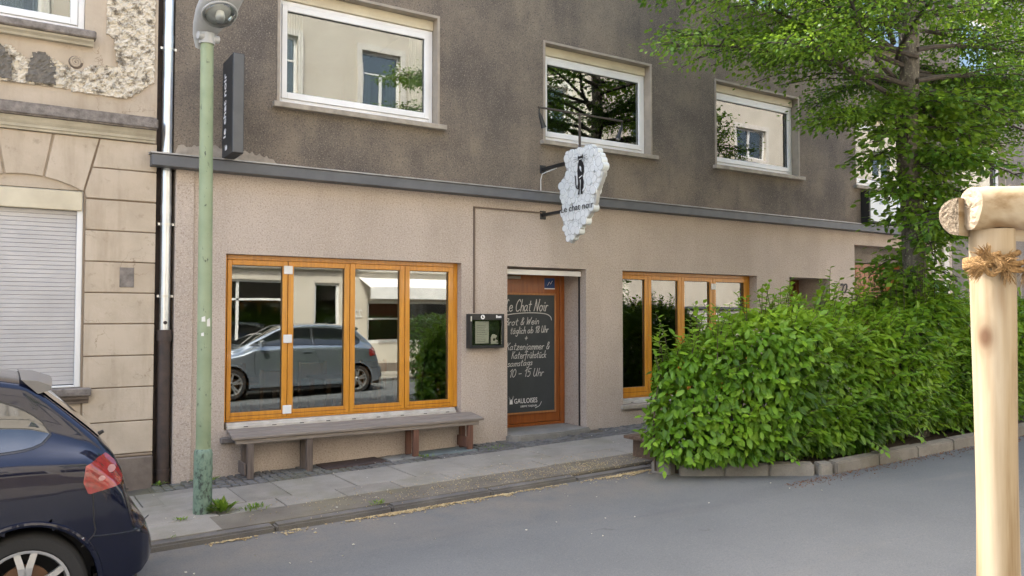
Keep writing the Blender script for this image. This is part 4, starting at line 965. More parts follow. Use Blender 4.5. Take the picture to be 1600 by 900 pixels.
# ------------------------------------------------------------------ chalkboard with handwriting
GL = {
'a': "3.4,3.4 2,4 .6,3 .3,1.5 1,.1 2.4,.6 3.3,2 3.4,3.8 3.3,1 4.2,.2", 'b': ".6,8 .4,4 .4,.4/.4,2 1.5,3.8 3.2,3.4 3.5,1.6 2.2,.1 .4,.6",
'c': "3.2,3.3 2,4 .6,3 .3,1.5 1.2,.1 3.2,.6", 'e': ".5,2 3.2,2.4 2.8,3.8 1.4,3.9 .4,2.4 .8,.5 2.2,0 3.6,.9", 'f': "3.2,7.2 2.4,8 1.6,6.5 1.2,2 .8,-2.6/0,4 2.8,4.2",
'g': "3.2,3.4 2,4 .6,3.2 .4,1.8 1.4,.6 3,1.6 3.3,3.8 3,-1.6 1.6,-3 .4,-2", 'h': ".7,8 .5,4 .4,0/.4,2.2 1.6,3.8 2.8,3.4 3,0", 'i': ".6,3.9 .4,1 1.2,.1/.8,5.5 .9,6",
'j': "1.4,3.9 1.2,-2 .2,-3/1.6,5.5 1.7,6", 'k': ".7,8 .5,4 .4,0/2.8,3.8 .5,1.8/1.0,2.1 3,0", 'l': ".8,8 .4,2 1.2,.1", 'm': ".4,3.9 .3,0/.4,2.4 1.4,3.9 2.2,3 2.1,0/2.2,2.4 3.2,3.9 4.1,3 4.1,0",
'n': ".4,3.9 .3,0/.4,2.4 1.6,3.9 2.8,3 2.8,0", 'o': "2,4 .6,3.2 .4,1.4 1.6,0 3.1,1 3.2,3 2,4 2.8,3.4 4,3.6", 'r': ".5,3.9 .4,0/.4,2.2 1.4,3.8 2.6,3.7", 's': "2.8,3.4 1.6,4 .6,3.1 2.4,1.7 2.2,.3 .3,.3",
't': "1.4,7 1.1,1 2.2,.1/0,4.6 2.8,4.8", 'u': ".5,3.9 .4,1.2 1.4,.1 2.7,1 2.9,3.9/2.9,3.9 2.8,.8 3.5,.1", 'z': ".4,3.9 3,3.9 .3,.1 3.2,.2/.8,2 2.4,2.1",
'ä': "3.4,3.4 2,4 .6,3 .3,1.5 1,.1 2.4,.6 3.3,2 3.4,3.8 3.3,1 4.2,.2/1.2,5.5 1.3,6/2.8,5.5 2.9,6", 'ü': ".5,3.9 .4,1.2 1.4,.1 2.7,1 2.9,3.9/2.9,3.9 2.8,.8 3.5,.1/1,5.5 1.1,6/2.4,5.5 2.5,6",
'L': "3.4,7.2 2.2,8 1.6,5 .9,.8 .1,.3 1.4,.5 3.8,.1", 'C': "4.4,6.6 3.2,8 1.4,6.5 .4,3.4 1.2,.5 3,.1 4.6,1.2", 'N': ".2,.1 .9,4 1.3,8/1.3,8 2.6,4 3.8,.1/3.8,.1 4.4,4 5.0,8.2", 'B': ".8,8 .5,4 .3,0/.8,8 3,7.4 2.6,5 .6,4.2 3.2,3.6 3.4,1.2 .3,.1",
'W': ".3,8 .8,.2/.8,.2 2.6,5.5/2.6,5.5 3.2,.2/3.2,.2 5.2,8", 'U': ".6,8 .4,2.4 1.6,0 3.2,1.6 3.8,8/3.8,8 3.7,1.4 4.4,.1", 'K': ".8,8 .5,4 .3,0/3.8,7.8 .6,3.8/1.2,4.4 3.8,0",
'0': "2,8 .6,6 .5,2 1.8,0 3.3,2 3.4,6 2,8", '1': ".4,5.6 2.2,8/2.2,8 1.9,4 1.8,0", '5': "3.6,8 1.2,8/1.2,8 .8,4.6/.8,4.6 2.6,5 3.4,2.4 2,.1 .4,.6", '8': "2,4.2 .8,6 2,8 3.2,6 2,4.2 .6,2 1.9,0 3.5,2 2,4.2",
'&': "3.6,.1 1.2,5.4 2,8 2.9,6.4 .6,2.6 1.2,.1 3.2,1 4,3.4", '+': "2,1 2,6/0,3.4 4,3.6", '-': ".4,3 3,3.2"}
def stroke(m, pts, w, y):
    n = len(pts)
    for i in range(n-1):
        a, b = Vector(pts[i]), Vector(pts[i+1]); d = b-a
        if d.length < 1e-6: continue
        e = d.normalized()*w*.4; q = Vector((-d.y, d.x)).normalized()*w/2; a, b = a-e, b+e
        yy = y-(i % 3)*.00015
        m.add([(v.x, yy, v.y) for v in (a-q, b-q, b+q, a+q)], [(0, 1, 2, 3)])
def hand(m, txt, x, z, h, w, y, slant=.22, width=None, rise=0):
    unit = h/8; adv = []; cx_ = 0; st = []
    for ch in txt:
        if ch == ' ': cx_ += 2.6; continue
        mx = 0
        for s in GL[ch].split('/'):
            p = [tuple(float(q) for q in c.split(',')) for c in s.split()]; mx = max(mx, max(q[0] for q in p))
            st.append([(cx_+q[0], q[1]) for q in p])
        cx_ += mx+.75
    k = 1 if width is None else width/(cx_*unit)
    for p in st:
        stroke(m, [(x+(a+b*slant)*unit*k, z+b*unit+rise*(a*unit*k)) for a, b in catmull(p)], w, y)
cbx = thing('chalkboard', 'tall chalkboard on the cafe door with handwritten opening hours', 'chalkboard', (6.0, .49, .36))
bx('slate', MT['chalkboard'], cbx, 5.565, 6.437, .466, .484, .385, 1.945)
part('frame', wood('light chalkboard frame', (.40, .18, .06), (.28, .12, .04), .5), cbx, lambda m: m.ring(5.54, 6.462, .36, 1.97, .024, .024, .024, .024, .458, .489), bev=.003)
YB = .4652
def writing(m):
    hand(m, 'Le Chat Noir', 5.63, 1.725, .155, .0115, YB, width=.70, rise=.01)
    stroke(m, catmull([(5.60, 1.665), (5.75, 1.69), (5.95, 1.705), (6.15, 1.705), (6.3, 1.69), (6.37, 1.655), (6.39, 1.61)], 6), .011, YB)
    hand(m, 'Brot & Wein', 5.64, 1.535, .095, .0085, YB, width=.54, rise=.04)
    hand(m, 'täglich ab 18 Uhr', 5.72, 1.425, .09, .0085, YB, width=.62, rise=.03)
    hand(m, '+', 5.95, 1.335, .075, .009, YB)
    hand(m, 'Katzenjammer &', 5.655, 1.215, .095, .0085, YB, width=.70)
    hand(m, 'Katerfrühstück', 5.74, 1.10, .095, .0085, YB, width=.56)
    hand(m, 'samstags', 5.675, .995, .085, .0085, YB, width=.40, rise=.03)
    hand(m, '10 - 15 Uhr', 5.70, .855, .105, .0085, YB, width=.56)
part('handwriting', MT['chalk'], cbx, writing)
def gau(m):
    text(m, 'GAULOISES', .092, (5.78, YB, .505), (1, 0, 0), (0, 0, 1), (0, -1, 0), .0015, sx=.80)
    text(m, 'LIBERTE TOUJOURS', .036, (5.88, YB, .45), (1, 0, 0), (0, 0, 1), (0, -1, 0), .0015, sx=.85)
    # winged helmet
    for s in (-1, 1):
        for k in range(3): m.prism([(5.735+s*.012, .53+k*.014), (5.735+s*(.045-.006*k), .60+k*.006), (5.735+s*.016, .545+k*.014)], 'y', YB-.0015-k*.0002, YB)
    m.prism([(5.712, .50), (5.758, .50), (5.756, .54), (5.735, .565), (5.714, .54)], 'y', YB-.0022, YB)
    stroke(m, catmull([(6.12, .43), (6.19, .46), (6.22, .51)], 5), .006, YB)
part('brand_lettering', MT['white_letter'], cbx, gau)
# ------------------------------------------------------------------ foliage
LT = np.array([(0, 0, 0), (.5, 0, -.03), (1, 0, -.10), (.22, .20, .03), (.60, .235, .01), (.22, -.20, .03), (.60, -.235, .01)])
LF = [(0, 1, 4, 3), (1, 2, 4), (0, 5, 6, 1), (1, 6, 2)]
def nrm(a): return a/np.maximum(np.linalg.norm(a, axis=1, keepdims=True), 1e-9)
def leaf_frames(D, N):
    D = nrm(D); Sd = nrm(np.cross(N, D)); return D, Sd, np.cross(D, Sd)
def leaf_cloud(name, P, D, N, L, tint, mat, parent=None, wide=1.0, kind='stuff'):
    D, Sd, Up = leaf_frames(D, N); n = len(P); o_ = np.array(world_org(parent))
    T = LT[None]*L[:, None, None]
    V = (P-o_)[:, None]+T[..., :1]*D[:, None]+T[..., 1:2]*wide*Sd[:, None]+T[..., 2:]*Up[:, None]
    me = bpy.data.meshes.new(name); me.vertices.add(n*7); me.vertices.foreach_set('co', V.reshape(-1).astype(np.float32))
    pat = np.array([i for f in LF for i in f]); lens = np.array([len(f) for f in LF])
    me.loops.add(n*14); me.loops.foreach_set('vertex_index', (pat[None]+7*np.arange(n)[:, None]).reshape(-1).astype(np.int32))
    st = np.concatenate([[0], np.cumsum(lens)[:-1]])
    me.polygons.add(n*4); me.polygons.foreach_set('loop_start', (st[None]+14*np.arange(n)[:, None]).reshape(-1).astype(np.int32))
    at = me.attributes.new('tint', 'FLOAT', 'FACE'); at.data.foreach_set('value', np.repeat(tint, 4).astype(np.float32))
    me.materials.append(mat); me.update(calc_edges=True); me.validate()
    o = bpy.data.objects.new(name, me); col.objects.link(o)
    if parent: o.parent = parent
    if kind: o['kind'] = kind
    return o
def single_leaves(P, D, N, L, tint, mat, parent, wide, nvar=8):
    """single leaves as objects that share a few meshes"""
    o_ = np.array(world_org(parent)); meshes = []
    for k in range(nvar):
        me = bpy.data.meshes.new('leaf'); me.from_pydata([(a, b*wide*(1+.06*math.sin(k*2)), c*(1+.5*math.sin(k))) for a, b, c in LT], [], LF)
        at = me.attributes.new('tint', 'FLOAT', 'FACE'); at.data.foreach_set('value', [k/(nvar-1)]*4); me.materials.append(mat); meshes.append(me)
    D, Sd, Up = leaf_frames(D, N)
    for i in range(len(P)):
        o = bpy.data.objects.new('leaf', meshes[int(np.clip(tint[i], 0, 1)*(nvar-1)+.5)]); col.objects.link(o); o.parent = parent
        M_ = Matrix.Identity(4)
        for r in range(3):
            M_[r][0], M_[r][1], M_[r][2] = D[i, r]*L[i], Sd[i, r]*L[i], Up[i, r]*L[i]; M_[r][3] = P[i, r]-o_[r]
        o.matrix_local = M_
class Lump:                                    # smooth random field for lumpy outlines
    def __init__(s, seed, n=26, lo=.8, hi=4.5):
        r = np.random.default_rng(seed); s.k = r.normal(size=(n, 3)); s.k = nrm(s.k)*r.uniform(lo, hi, (n, 1)); s.p = r.uniform(0, 6.28, n); s.a = 1/np.linalg.norm(s.k, axis=1)**.6; s.a /= np.sqrt((s.a**2).sum()/2)
    def __call__(s, P): return (np.sin(P@s.k.T+s.p)*s.a).sum(1)

def hedge_field(P, lump, x0, x1, yf, yb, zt, chamfer):
    x, y, z = P.T
    t = np.clip((x-x0)/1.25, 0, 1) if chamfer else np.ones_like(x)
    yfr = yf+(1-t)*(.86)*(1-.15*t)
    cy, hy = (yfr+yb)/2, (yb-yfr)/2
    cx, hx = (x0+x1)/2, (x1-x0)/2
    top = zt(x); zb = G(x)+.05
    q = np.abs((y-cy)/hy)**3.2+np.abs((x-cx)/hx)**14+np.clip((z-(top+zb)/2)/((top-zb)/2), -2, 2)**8*1.0
    return q**(1/3)+.15*lump(P)
def hedge(name, label, x0, x1, yf, yb, zt, n, mat, seed, chamfer, L0, singles=0, group=None, flip=1):
    h = thing(name, label, 'hedge', ((x0+x1)/2, (yf+yb)/2, G((x0+x1)/2)), group)
    r = np.random.default_rng(seed); lump = Lump(seed); P = np.zeros((0, 3)); N = np.zeros((0, 3)); Dp = np.zeros(0)
    f = lambda Q: hedge_field(Q, lump, x0, x1, yf, yb, zt, chamfer)
    while len(P) < n:
        Q = np.c_[r.uniform(x0-.25, x1+.25, n*4), r.uniform(yf-.2, yb+.2, n*4), r.uniform(G(x0)+.02, 2.2, n*4)]
        v = f(Q); e = 1e-3
        keep = (v < 1.0) & (v > .70) & (r.random(len(Q)) < np.where(v > .86, 1, .33)); Q, v = Q[keep], v[keep]
        g = np.stack([(f(Q+np.eye(3)[k]*e)-v)/e for k in range(3)], 1)
        P = np.r_[P, Q]; N = np.r_[N, nrm(g)]; Dp = np.r_[Dp, v]
    P, N, Dp = P[:n], N[:n], Dp[:n]
    rnd = r.normal(size=(n, 3))
    Dd = N*.55+np.array([.15, -.1*flip, -.55])+rnd*.42
    Nn = N*.75+np.array([0, -.12*flip, .75])+r.normal(size=(n, 3))*.38
    L = L0*r.uniform(.62, 1.25, n)
    tint = np.clip(.42+.30*lump(P*1.7+5)+r.normal(0, .22, n)+.18*N[:, 2]+.0*Dp, 0, 1)  # upward-facing leaves tinted lighter, light from above put into the colour
    if singles:
        cam_p = np.array([0, -8.5, 1.67]); tov = nrm(cam_p-P)
        vis = (N*tov).sum(1)*(Dp > .94)/np.linalg.norm(P-cam_p, axis=1)*L*(P[:, 2] > .25); idx = np.argsort(-vis)[:singles]
        single_leaves(P[idx]+tov[idx]*.012, Dd[idx], Nn[idx]+tov[idx]*.5, L[idx], tint[idx], mat, h, 1.0)
        mk = np.ones(n, bool); mk[idx] = False; P, Dd, Nn, L, tint = P[mk], Dd[mk], Nn[mk], L[mk], tint[mk]
    leaf_cloud('foliage', P, Dd, Nn, L, tint, mat, h, 1.0)
    if singles:                                # loose sprigs breaking the outline
        r2 = np.random.default_rng(77); sel = r2.choice(np.where((Dp[mk] > .93) & (N[mk][:, 1]*flip < .3))[0], 420, replace=False); B, NB = P[sel], N[mk][sel]
        SP, SD, SN, SL, tw = [], [], [], [], MB()
        for b_, nb in zip(B, NB):
            d = nb*.8+np.array([.1, -.1, .55])+r2.normal(size=3)*.35; d /= np.linalg.norm(d); ln = r2.uniform(.10, .26); sd_ = np.cross(d, [0, 0, 1.]); sd_ /= np.linalg.norm(sd_)+1e-6
            tw.tube([tuple(b_-d*.08), tuple(b_+d*ln*.6), tuple(b_+d*ln+np.array([0, 0, -.03]))], [.004, .003, .0015], 4)
            for k in range(7):
                t = (k+1)/7; s_ = 1 if k % 2 else -1
                SP.append(b_+d*ln*t+np.array([0, 0, -.03*t*t])); SD.append(d*.6+sd_*s_*.8*(k < 6)+np.array([0, 0, -.25])); SN.append(np.array([0, -.25, .8])+nb*.3+r2.normal(size=3)*.2); SL.append(L0*r2.uniform(.6, 1.05))
        leaf_cloud('sprigs', np.array(SP), np.array(SD), np.array(SN), np.array(SL), np.clip(r2.normal(.66, .2, len(SP)), 0, 1), mat, h, 1.0)
        tw.build('sprig_stems', MT['twig'], h, kind='stuff')
    # stems
    m = MB()
    for k in range(int((x1-x0)/.22)):
        x = x0+.35+k*.22+random.uniform(-.06, .06); y = (yf+yb)/2+random.uniform(-.2, .2)
        if chamfer and x < x0+.9: y = max(y, yb-.3)
        p = [Vector((x, y, G(x)-.02))]
        for j in range(5): p.append(p[-1]+Vector((random.uniform(-.05, .05), random.uniform(-.05, .05), .24)))
        m.tube(p, [.014, .012, .010, .008, .006, .004], 6)
    m.build('stems', MT['twig'], h, kind='stuff')
    return h, lump
def hz(x): return 1.60+.06*np.sin(x*1.9)+.05*np.sin(x*4.7+1)+.025*(x-5.3)+.03*np.exp(-((x-7.55)/.45)**2)+.32*np.exp(-((x-9.2)/.7)**2)-.42*np.clip(6.2-x, 0, 1)
he, he_l = hedge('hornbeam_hedge', 'bright green leafy hedge growing out of the kerbed planter', 5.32, 11.6, -3.52, -2.12, hz, 34000, MT['hedge_leaf'], 5, True, .096, 300)
# upright young shoots above the hedge
def shoots(parent, spots, mat, L0, seed, leaves=13, name='shoots'):
    r = np.random.default_rng(seed); P = []; D = []; N = []; L = []; m = MB()
    for (x, y, z, h, lx, ly) in spots:
        p = [Vector((x+lx*t*t, y+ly*t*t, z+h*t)) for t in np.linspace(0, 1, 6)]
        m.tube(p, [.005, .0045, .004, .0035, .003, .002], 5)
        for k in range(leaves):
            t = k/(leaves-1)*.95+.05; q = Vector((x+lx*t*t, y+ly*t*t, z+h*t)); a = k*2.4+r.uniform(-.4, .4)
            P.append(q); D.append((math.cos(a), math.sin(a), .15 if t < .8 else .6)); N.append((-.3*math.cos(a), -.3*math.sin(a), 1)); L.append(L0*r.uniform(.7, 1.15)*(1 if t < .85 else .7))
    leaf_cloud('shoot_leaves', np.array(P), np.array(D)+r.normal(0, .2, (len(P), 3)), np.array(N)+r.normal(0, .25, (len(P), 3)), np.array(L), np.clip(r.normal(.75, .18, len(P)), 0, 1), mat, parent, 1.15)
    m.build(name, MT['twig'], parent, kind='stuff')
rs = random.Random(3)
sp_ = [(rs.uniform(5.6, 8.6), rs.uniform(-3.1, -2.3), 0, rs.uniform(.2, .46), rs.uniform(-.14, .14), rs.uniform(-.14, .1)) for _ in range(60)]
sp_ += [(rs.uniform(8.6, 11.3), rs.uniform(-3.1, -2.4), 0, rs.uniform(.2, .5), rs.uniform(-.1, .1), rs.uniform(-.1, .1)) for _ in range(44)]
sp_ += [(7.25, -2.75, 0, .5, .04, -.02), (7.05, -2.7, 0, .40, -.1, .0), (7.9, -2.8, 0, .6, .06, .02), (8.0, -2.75, 0, .45, .1, -.05), (6.6, -2.75, 0, .38, -.15, .0), (8.35, -2.8, 0, .4, .2, 0)]
sp_ = [(x, y, float(hz(np.array([x]))[0])-.14, h, a, b) for x, y, _, h, a, b in sp_]
shoots(he, sp_, MT['hedge_leaf'], .098, 9, 16)

# ------------------------------------------------------------------ street tree
TX, TY = 9.38, -2.92
tree = thing('street_tree', 'lime tree with lichened trunk growing behind the hedge', 'tree', (TX, TY, G(TX)))
tp = [(TX-.1, TY, 0), (TX-.05, TY, 1.0), (TX+.02, TY, 2.0), (TX-.02, TY, 3.0), (TX-.08, TY+.02, 3.7), (TX-.02, TY, 4.6), (TX+.03, TY, 5.6), (TX-.05, TY, 7.0), (TX, TY, 8.6)]
trr = [.20, .155, .135, .125, .12, .11, .10, .07, .03]
part('trunk', MT['bark'], tree, lambda m: m.tube(tp, trr, 18), smooth=True)
lim = MB(); LP_, LD, LN, LL, LTn = [], [], [], [], []
rt_ = np.random.default_rng(21)
def bough(z0, az, length, rise, droop, ntw, lv, L0=.07, bright=0, r0=.034):
    d = np.array([math.cos(az), math.sin(az), 0]); sd = np.array([-d[1], d[0], 0])
    tz = np.interp(z0, [p[2] for p in tp], [p[0] for p in tp])
    b0 = np.array([tz, TY, z0]); pts = []
    for t in np.linspace(0, 1, 9): pts.append(b0+d*length*t+sd*.18*math.sin(t*4+az*3)*length*.3+np.array([0, 0, rise*t-droop*t*t]))
    lim.tube([tuple(p) for p in pts], list(np.linspace(r0, .006, 9)), 7)
    for k in range(ntw):
        t = .22+.78*(k+.5)/ntw; base = b0+d*length*t+sd*.18*math.sin(t*4+az*3)*length*.3+np.array([0, 0, rise*t-droop*t*t])
        side = 1 if k % 2 else -1
        tl = (.40+.75*(1-t))*rt_.uniform(.6, 1.15)*min(1, length/2.6); a = side*rt_.uniform(.5, 1.25)
        td = d*math.cos(a)+sd*math.sin(a)+np.array([0, 0, rt_.uniform(-.15, .22)])
        end = base+td*tl+np.array([0, 0, -.12*tl]); mid = (base+end)/2+np.array([0, 0, .06*tl])
        lim.tube([tuple(base), tuple(mid), tuple(end)], [.010, .007, .003], 5)
        n = int(lv*rt_.uniform(.7, 1.3)*max(.5, tl)); s = rt_.random(n)
        P = base+(end-base)*s[:, None]+np.array([0, 0, .06*tl])*(4*s*(1-s))[:, None]
        off = rt_.normal(size=(n, 3))*np.array([.12, .12, .045])
        P = P+off; D = td*.7+off*5+np.array([0, 0, -.42])+rt_.normal(size=(n, 3))*.3
        N = np.array([0, -.1, .9])+rt_.normal(size=(n, 3))*.45
        LP_.append(P); LD.append(D); LN.append(N); LL.append(L0*rt_.uniform(.6, 1.2, n)); LTn.append(np.clip(rt_.normal(.40+bright+.16*rt_.normal(), .22, n)+.25*s**2, 0, 1))  # crown shade put into the tint: darker inward, brighter towards twig tips
# left boughs, reaching over the pavement in front of the cafe
for z0, az, ln, ri, dr_ in ((4.3, 3.30, 3.3, .75, .85), (4.45, 3.05, 3.7, .85, .95), (4.6, 3.45, 3.9, .75, .8), (4.7, 3.15, 3.9, .9, .75), (4.8, 2.85, 3.1, .8, .8), (4.9, 3.3, 4.1, .95, .7), (5.1, 3.0, 3.9, 1.0, .7), (5.05, 3.55, 3.6, .9, .7), (5.3, 3.2, 3.9, 1.1, .8), (5.5, 3.4, 3.8, 1.1, .8), (5.6, 2.9, 3.4, 1.1, .8), (4.8, 3.75, 2.8, .7, .6), (3.95, 3.15, 1.7, .45, .6)):
    bough(z0, az, ln, ri, dr_, 18, 190, .052, .12)
# right and rear boughs
for z0, az, ln, ri, dr_ in ((4.2, -.15, 2.8, .7, .95), (4.3, .2, 3.0, .75, .9), (4.5, -.35, 2.8, .8, .8), (4.6, .0, 3.3, .85, .8), (4.8, .3, 3.3, .9, .8), (4.9, -.2, 3.3, 1.0, .8), (5.2, .1, 3.4, 1.0, .8), (5.3, -.5, 3.0, 1.0, .7), (4.0, .1, 2.0, .5, .7), (4.5, 1.2, 1.9, .9, .7), (4.9, 1.9, 1.8, .9, .6), (5.3, 1.4, 2.0, .9, .6), (4.4, -.1, 3.5, .75, .9), (4.7, .1, 3.6, .8, .8)):
    bough(z0, az, ln, ri, dr_, 17, 165, .054, -.06)
# upper crown, above the picture
for k in range(24):
    bough(5.4+k*.13, k*2.4, 3.2-k*.09, .9, .5, 12, 95, .085, .05)
# leafy shoots on the trunk
for k in range(44):
    z0 = rt_.uniform(1.7, 4.4); bough(z0, rt_.uniform(2.6, 6.9) if rt_.random() < .75 else rt_.uniform(0, 6.28), rt_.uniform(.3, .62), rt_.uniform(.15, .35), rt_.uniform(.25, .55), 5, 36, .085, .22, .008)
for k in range(20):
    bough(rt_.uniform(2.7, 4.2), rt_.uniform(-1.5, .5) if k % 3 else rt_.uniform(3, 5), rt_.uniform(.6, 1.2), .35, .55, 9, 60, .08, .2, .014)
lim.build('limbs', MT['branch'], tree, smooth=True)
leaf_cloud('crown', np.concatenate(LP_), np.concatenate(LD), np.concatenate(LN), np.concatenate(LL), np.concatenate(LTn), MT['tree_leaf'], tree, 1.3)
# thin suckers rising by the trunk
sk = [(TX-.55+rs.uniform(-.2, .5), TY-.25+rs.uniform(-.1, .1), 1.5, rs.uniform(.7, 1.5), rs.uniform(-.15, .15), 0) for _ in range(7)]
shoots(tree, sk, MT['shoot_leaf'], .085, 4, 15, 'suckers')

# ------------------------------------------------------------------ weeds
def weed(x, y, n, r, h, label, seed, d=0):
    rr = np.random.default_rng(seed); w = thing('weed', label, 'weed', (x, y, G(x)+d))
    a = rr.uniform(0, 6.28, n); e = rr.uniform(.2, 1.3, n); rad = rr.random(n)*r
    P = np.c_[x+np.cos(a)*rad, y+np.sin(a)*rad*.7, np.full(n, G(x)+d)+rr.random(n)*h*.5]
    D = np.c_[np.cos(a)*np.cos(e), np.sin(a)*np.cos(e), np.sin(e)]
    leaf_cloud('leaves', P, D, np.c_[-np.cos(a)*.3, -np.sin(a)*.3, np.ones(n)], rr.uniform(.5, 1.2, n)*h*.8, np.clip(rr.normal(.55, .25, n), 0, 1), MT['weed'], w, .8)
    return w
weed(1.60, -1.53, 120, .09, .10, 'bright green weed tuft at the foot of the lamp post', 1)
weed(1.85, -1.60, 90, .16, .045, 'flat yellow green weeds on the pavement just right of the lamp post', 2)
weed(1.27, -1.62, 30, .05, .04, 'small weed in the slab joint left of the lamp post', 3)
weed(1.75, -.22, 70, .12, .06, 'weeds in the cobbles under the wall by the bench end', 4)
weed(2.75, -2.10, 30, .06, .05, 'small pale weed sprouting on the kerb edge', 5)
weed(4.05, -.42, 40, .10, .04, 'low weeds beside the grey plate below the bench', 6)
weed(1.35, -.10, 26, .05, .05, 'weeds at the foot of the cast iron downpipe', 7)
weed(4.95, -.45, 50, .22, .03, 'low yellow green weeds by the right bench end', 8)
weed(1.12, -2.1, 14, .03, .03, 'tiny weed in the kerb beside the parked blue car', 9)
dn = thing('dandelion', 'single dandelion seed head on a thin stalk by the wall', 'flower', (1.83, -.12, G(1.83)))
part('stalk', MT['weed'], dn, lambda m: m.tube([(1.83, -.12, G(1.83)), (1.835, -.13, .16), (1.825, -.125, .30)], .003, 5))
part('seed_head', MT['litter_pale'], dn, lambda m: m.lathe([(0, -.016), (.012, -.011), (.017, 0), (.012, .011), (0, .016)], (1.825, -.125, .31), n=10), smooth=True)

# ------------------------------------------------------------------ tree stakes in the foreground
FWD = Vector((math.sin(R(32.668)), math.cos(R(32.668)), 0)); RGT = Vector((FWD.y, -FWD.x, 0)); CP = Vector((0, -8.5, 0))
def at(depth, a, z): return CP+FWD*depth+RGT*(a*depth)+Vector((0, 0, z))
pb = at(1.9, .5975, 0); gz = G(pb.x)-KERB
st = thing('tree_stake_frame', 'pale peeled wooden tree stake with round rail and rope', 'tree stake', (pb.x, pb.y, gz))
def wob_pole(m, p, q, r, n=24, k=26, amp=.0022, half=None):
    p, q = Vector(p), Vector(q); ax = (q-p).normalized(); u = Vector((0, 0, 1)) if abs(ax.z) < .9 else Vector((0, -1, 0)); w = ax.cross(u).normalized(); u = w.cross(ax)
    rr = random.Random(int(r*1e5)); ph = [rr.uniform(0, 6.28) for _ in range(6)]; vs_ = []
    for i in range(k+1):
        t = i/k; c = p.lerp(q, t)
        for j in range(n):
            a = 2*math.pi*j/n; R_ = r+amp*math.sin(3*a+ph[0]+t*5)+amp*.8*math.sin(2*a+ph[1]-t*9)+amp*.7*math.sin(t*14+ph[2])
            x, y = R_*math.cos(a), R_*math.sin(a)
            if half is not None: y = max(y, 0) if half > 0 else min(y, 0)
            vs_.append(c+u*x+w*y)
    f = [(i*n+j, i*n+(j+1) % n, (i+1)*n+(j+1) % n, (i+1)*n+j) for i in range(k) for j in range(n)]
    return m.add(vs_, f), [tuple(vs_[j]) for j in range(n)], [tuple(vs_[k*n+j]) for j in range(n)]
PT_ = 1.872
def pole(name, p, q, r, mat, endmat, half=None):
    m = MB(); _, e0, e1 = wob_pole(m, p, q, r, half=half)
    o = m.build(name, mat, st, smooth=True)
    for e, nm in ((e0, -1), (e1, 1)):
        ax = (Vector(q)-Vector(p)).normalized()*nm; c = sum((Vector(v) for v in e), Vector())/len(e)
        mm = MB(); n = len(e); R_ = 6; vs_ = []
        for i in range(R_+1):
            s = 1-i/R_*.98
            for v in e: vs_.append(c+(Vector(v)-c)*s+ax*(random.uniform(0, .0035) if i else 0))
        mm.add(vs_, [(i*n+j, i*n+(j+1) % n, (i+1)*n+(j+1) % n, (i+1)*n+j) for i in range(R_) for j in range(n)]+[tuple(R_*n+j for j in range(n))])
        mm.build('cut_end', endmat, o)
    return o
pole('post', (pb.x, pb.y, gz-.3), (pb.x, pb.y, PT_), .0465, MT['stake'], MT['endgrain'])
b0 = at(1.875, .5725, 1.922); b1 = b0+RGT*.95
pole('rail', b0, b1, .0505, MT['stake_x'], MT['stake_cut'])
h0 = Vector((1.90, -7.482, 1.905)); h1 = h0+Vector((1.0, 0, 0))
hl = pole('half_log', h0, h1, .046, MT['stake_x'], MT['endgrain'], half=-1)
p2 = pb+RGT*.86; pole('post', (p2.x, p2.y, gz-.3), (p2.x, p2.y, PT_), .0465, MT['stake'], MT['endgrain'])
p3 = Vector((h1.x-.08, h1.y-.04, 0)); pole('post', (p3.x, p3.y+.05, gz-.3), (p3.x, p3.y+.05, 1.858), .0465, MT['stake'], MT['endgrain'])
# rope: turns round the post, a knot with frayed ends, a run to the sapling
def strand(m, pts, r=.0058):
    pts = catm3(pts, 6); n = len(pts)
    for ph in (0, 2.09, 4.19):
        q = []
        for i, p in enumerate(pts):
            t = (pts[min(i+1, n-1)]-pts[max(i-1, 0)]).normalized(); u = t.orthogonal().normalized() if abs(t.z) > .95 else t.cross(Vector((0, 0, 1))).normalized(); w = t.cross(u); a = ph+i*.75
            q.append(p+(u*math.cos(a)+w*math.sin(a))*r*.6)
        m.tube([tuple(v) for v in q], r*.62, 6)
def catm3(p, k):
    p = [Vector(v) for v in p]; o = []
    for i in range(len(p)-1):
        p0, p1, p2_, p3_ = p[max(i-1, 0)], p[i], p[i+1], p[min(i+2, len(p)-1)]
        for j in range(k):
            t = j/k; o.append(.5*(2*p1+(p2_-p0)*t+(2*p0-5*p1+4*p2_-p3_)*t*t+(3*p1-p0-3*p2_+p3_)*t**3))
    return o+[p[-1]]
def loop_pts(z, tilt_, r=.054, a0=0, turns=1):
    return [Vector((pb.x, pb.y, z))+RGT*(r*math.cos(a))+FWD*(r*math.sin(a))+Vector((0, 0, tilt_*math.cos(a)+.011*(a-a0)/6.283)) for a in [a0+k*2*math.pi*turns/int(18*turns) for k in range(int(18*turns)+1)]]
sap = pb+RGT*.52+FWD*.05
m = MB()
strand(m, loop_pts(1.775, -.008, a0=.6, turns=2)); strand(m, loop_pts(1.80, .012, a0=2.0, turns=1.4))
for k, z in enumerate((1.795, 1.779)):
    a = pb-FWD*.056+Vector((0, 0, z-.004)); strand(m, [a-RGT*.03, a+RGT*.04, a+RGT*.09+Vector((0, 0, .012)), sap-FWD*.03+Vector((0, 0, z+.03)), sap+RGT*.03+FWD*.02+Vector((0, 0, z+.03))])
kn = pb-FWD*.058-RGT*.034+Vector((0, 0, 1.782))
strand(m, [kn+RGT*.03, kn+Vector((0, 0, .022)), kn-RGT*.018, kn-Vector((0, 0, .018)), kn+RGT*.012+FWD*-.012, kn+Vector((0, 0, .014)), kn-RGT*.03])
rope = m.build('rope', MT['rope'], st, smooth=True)
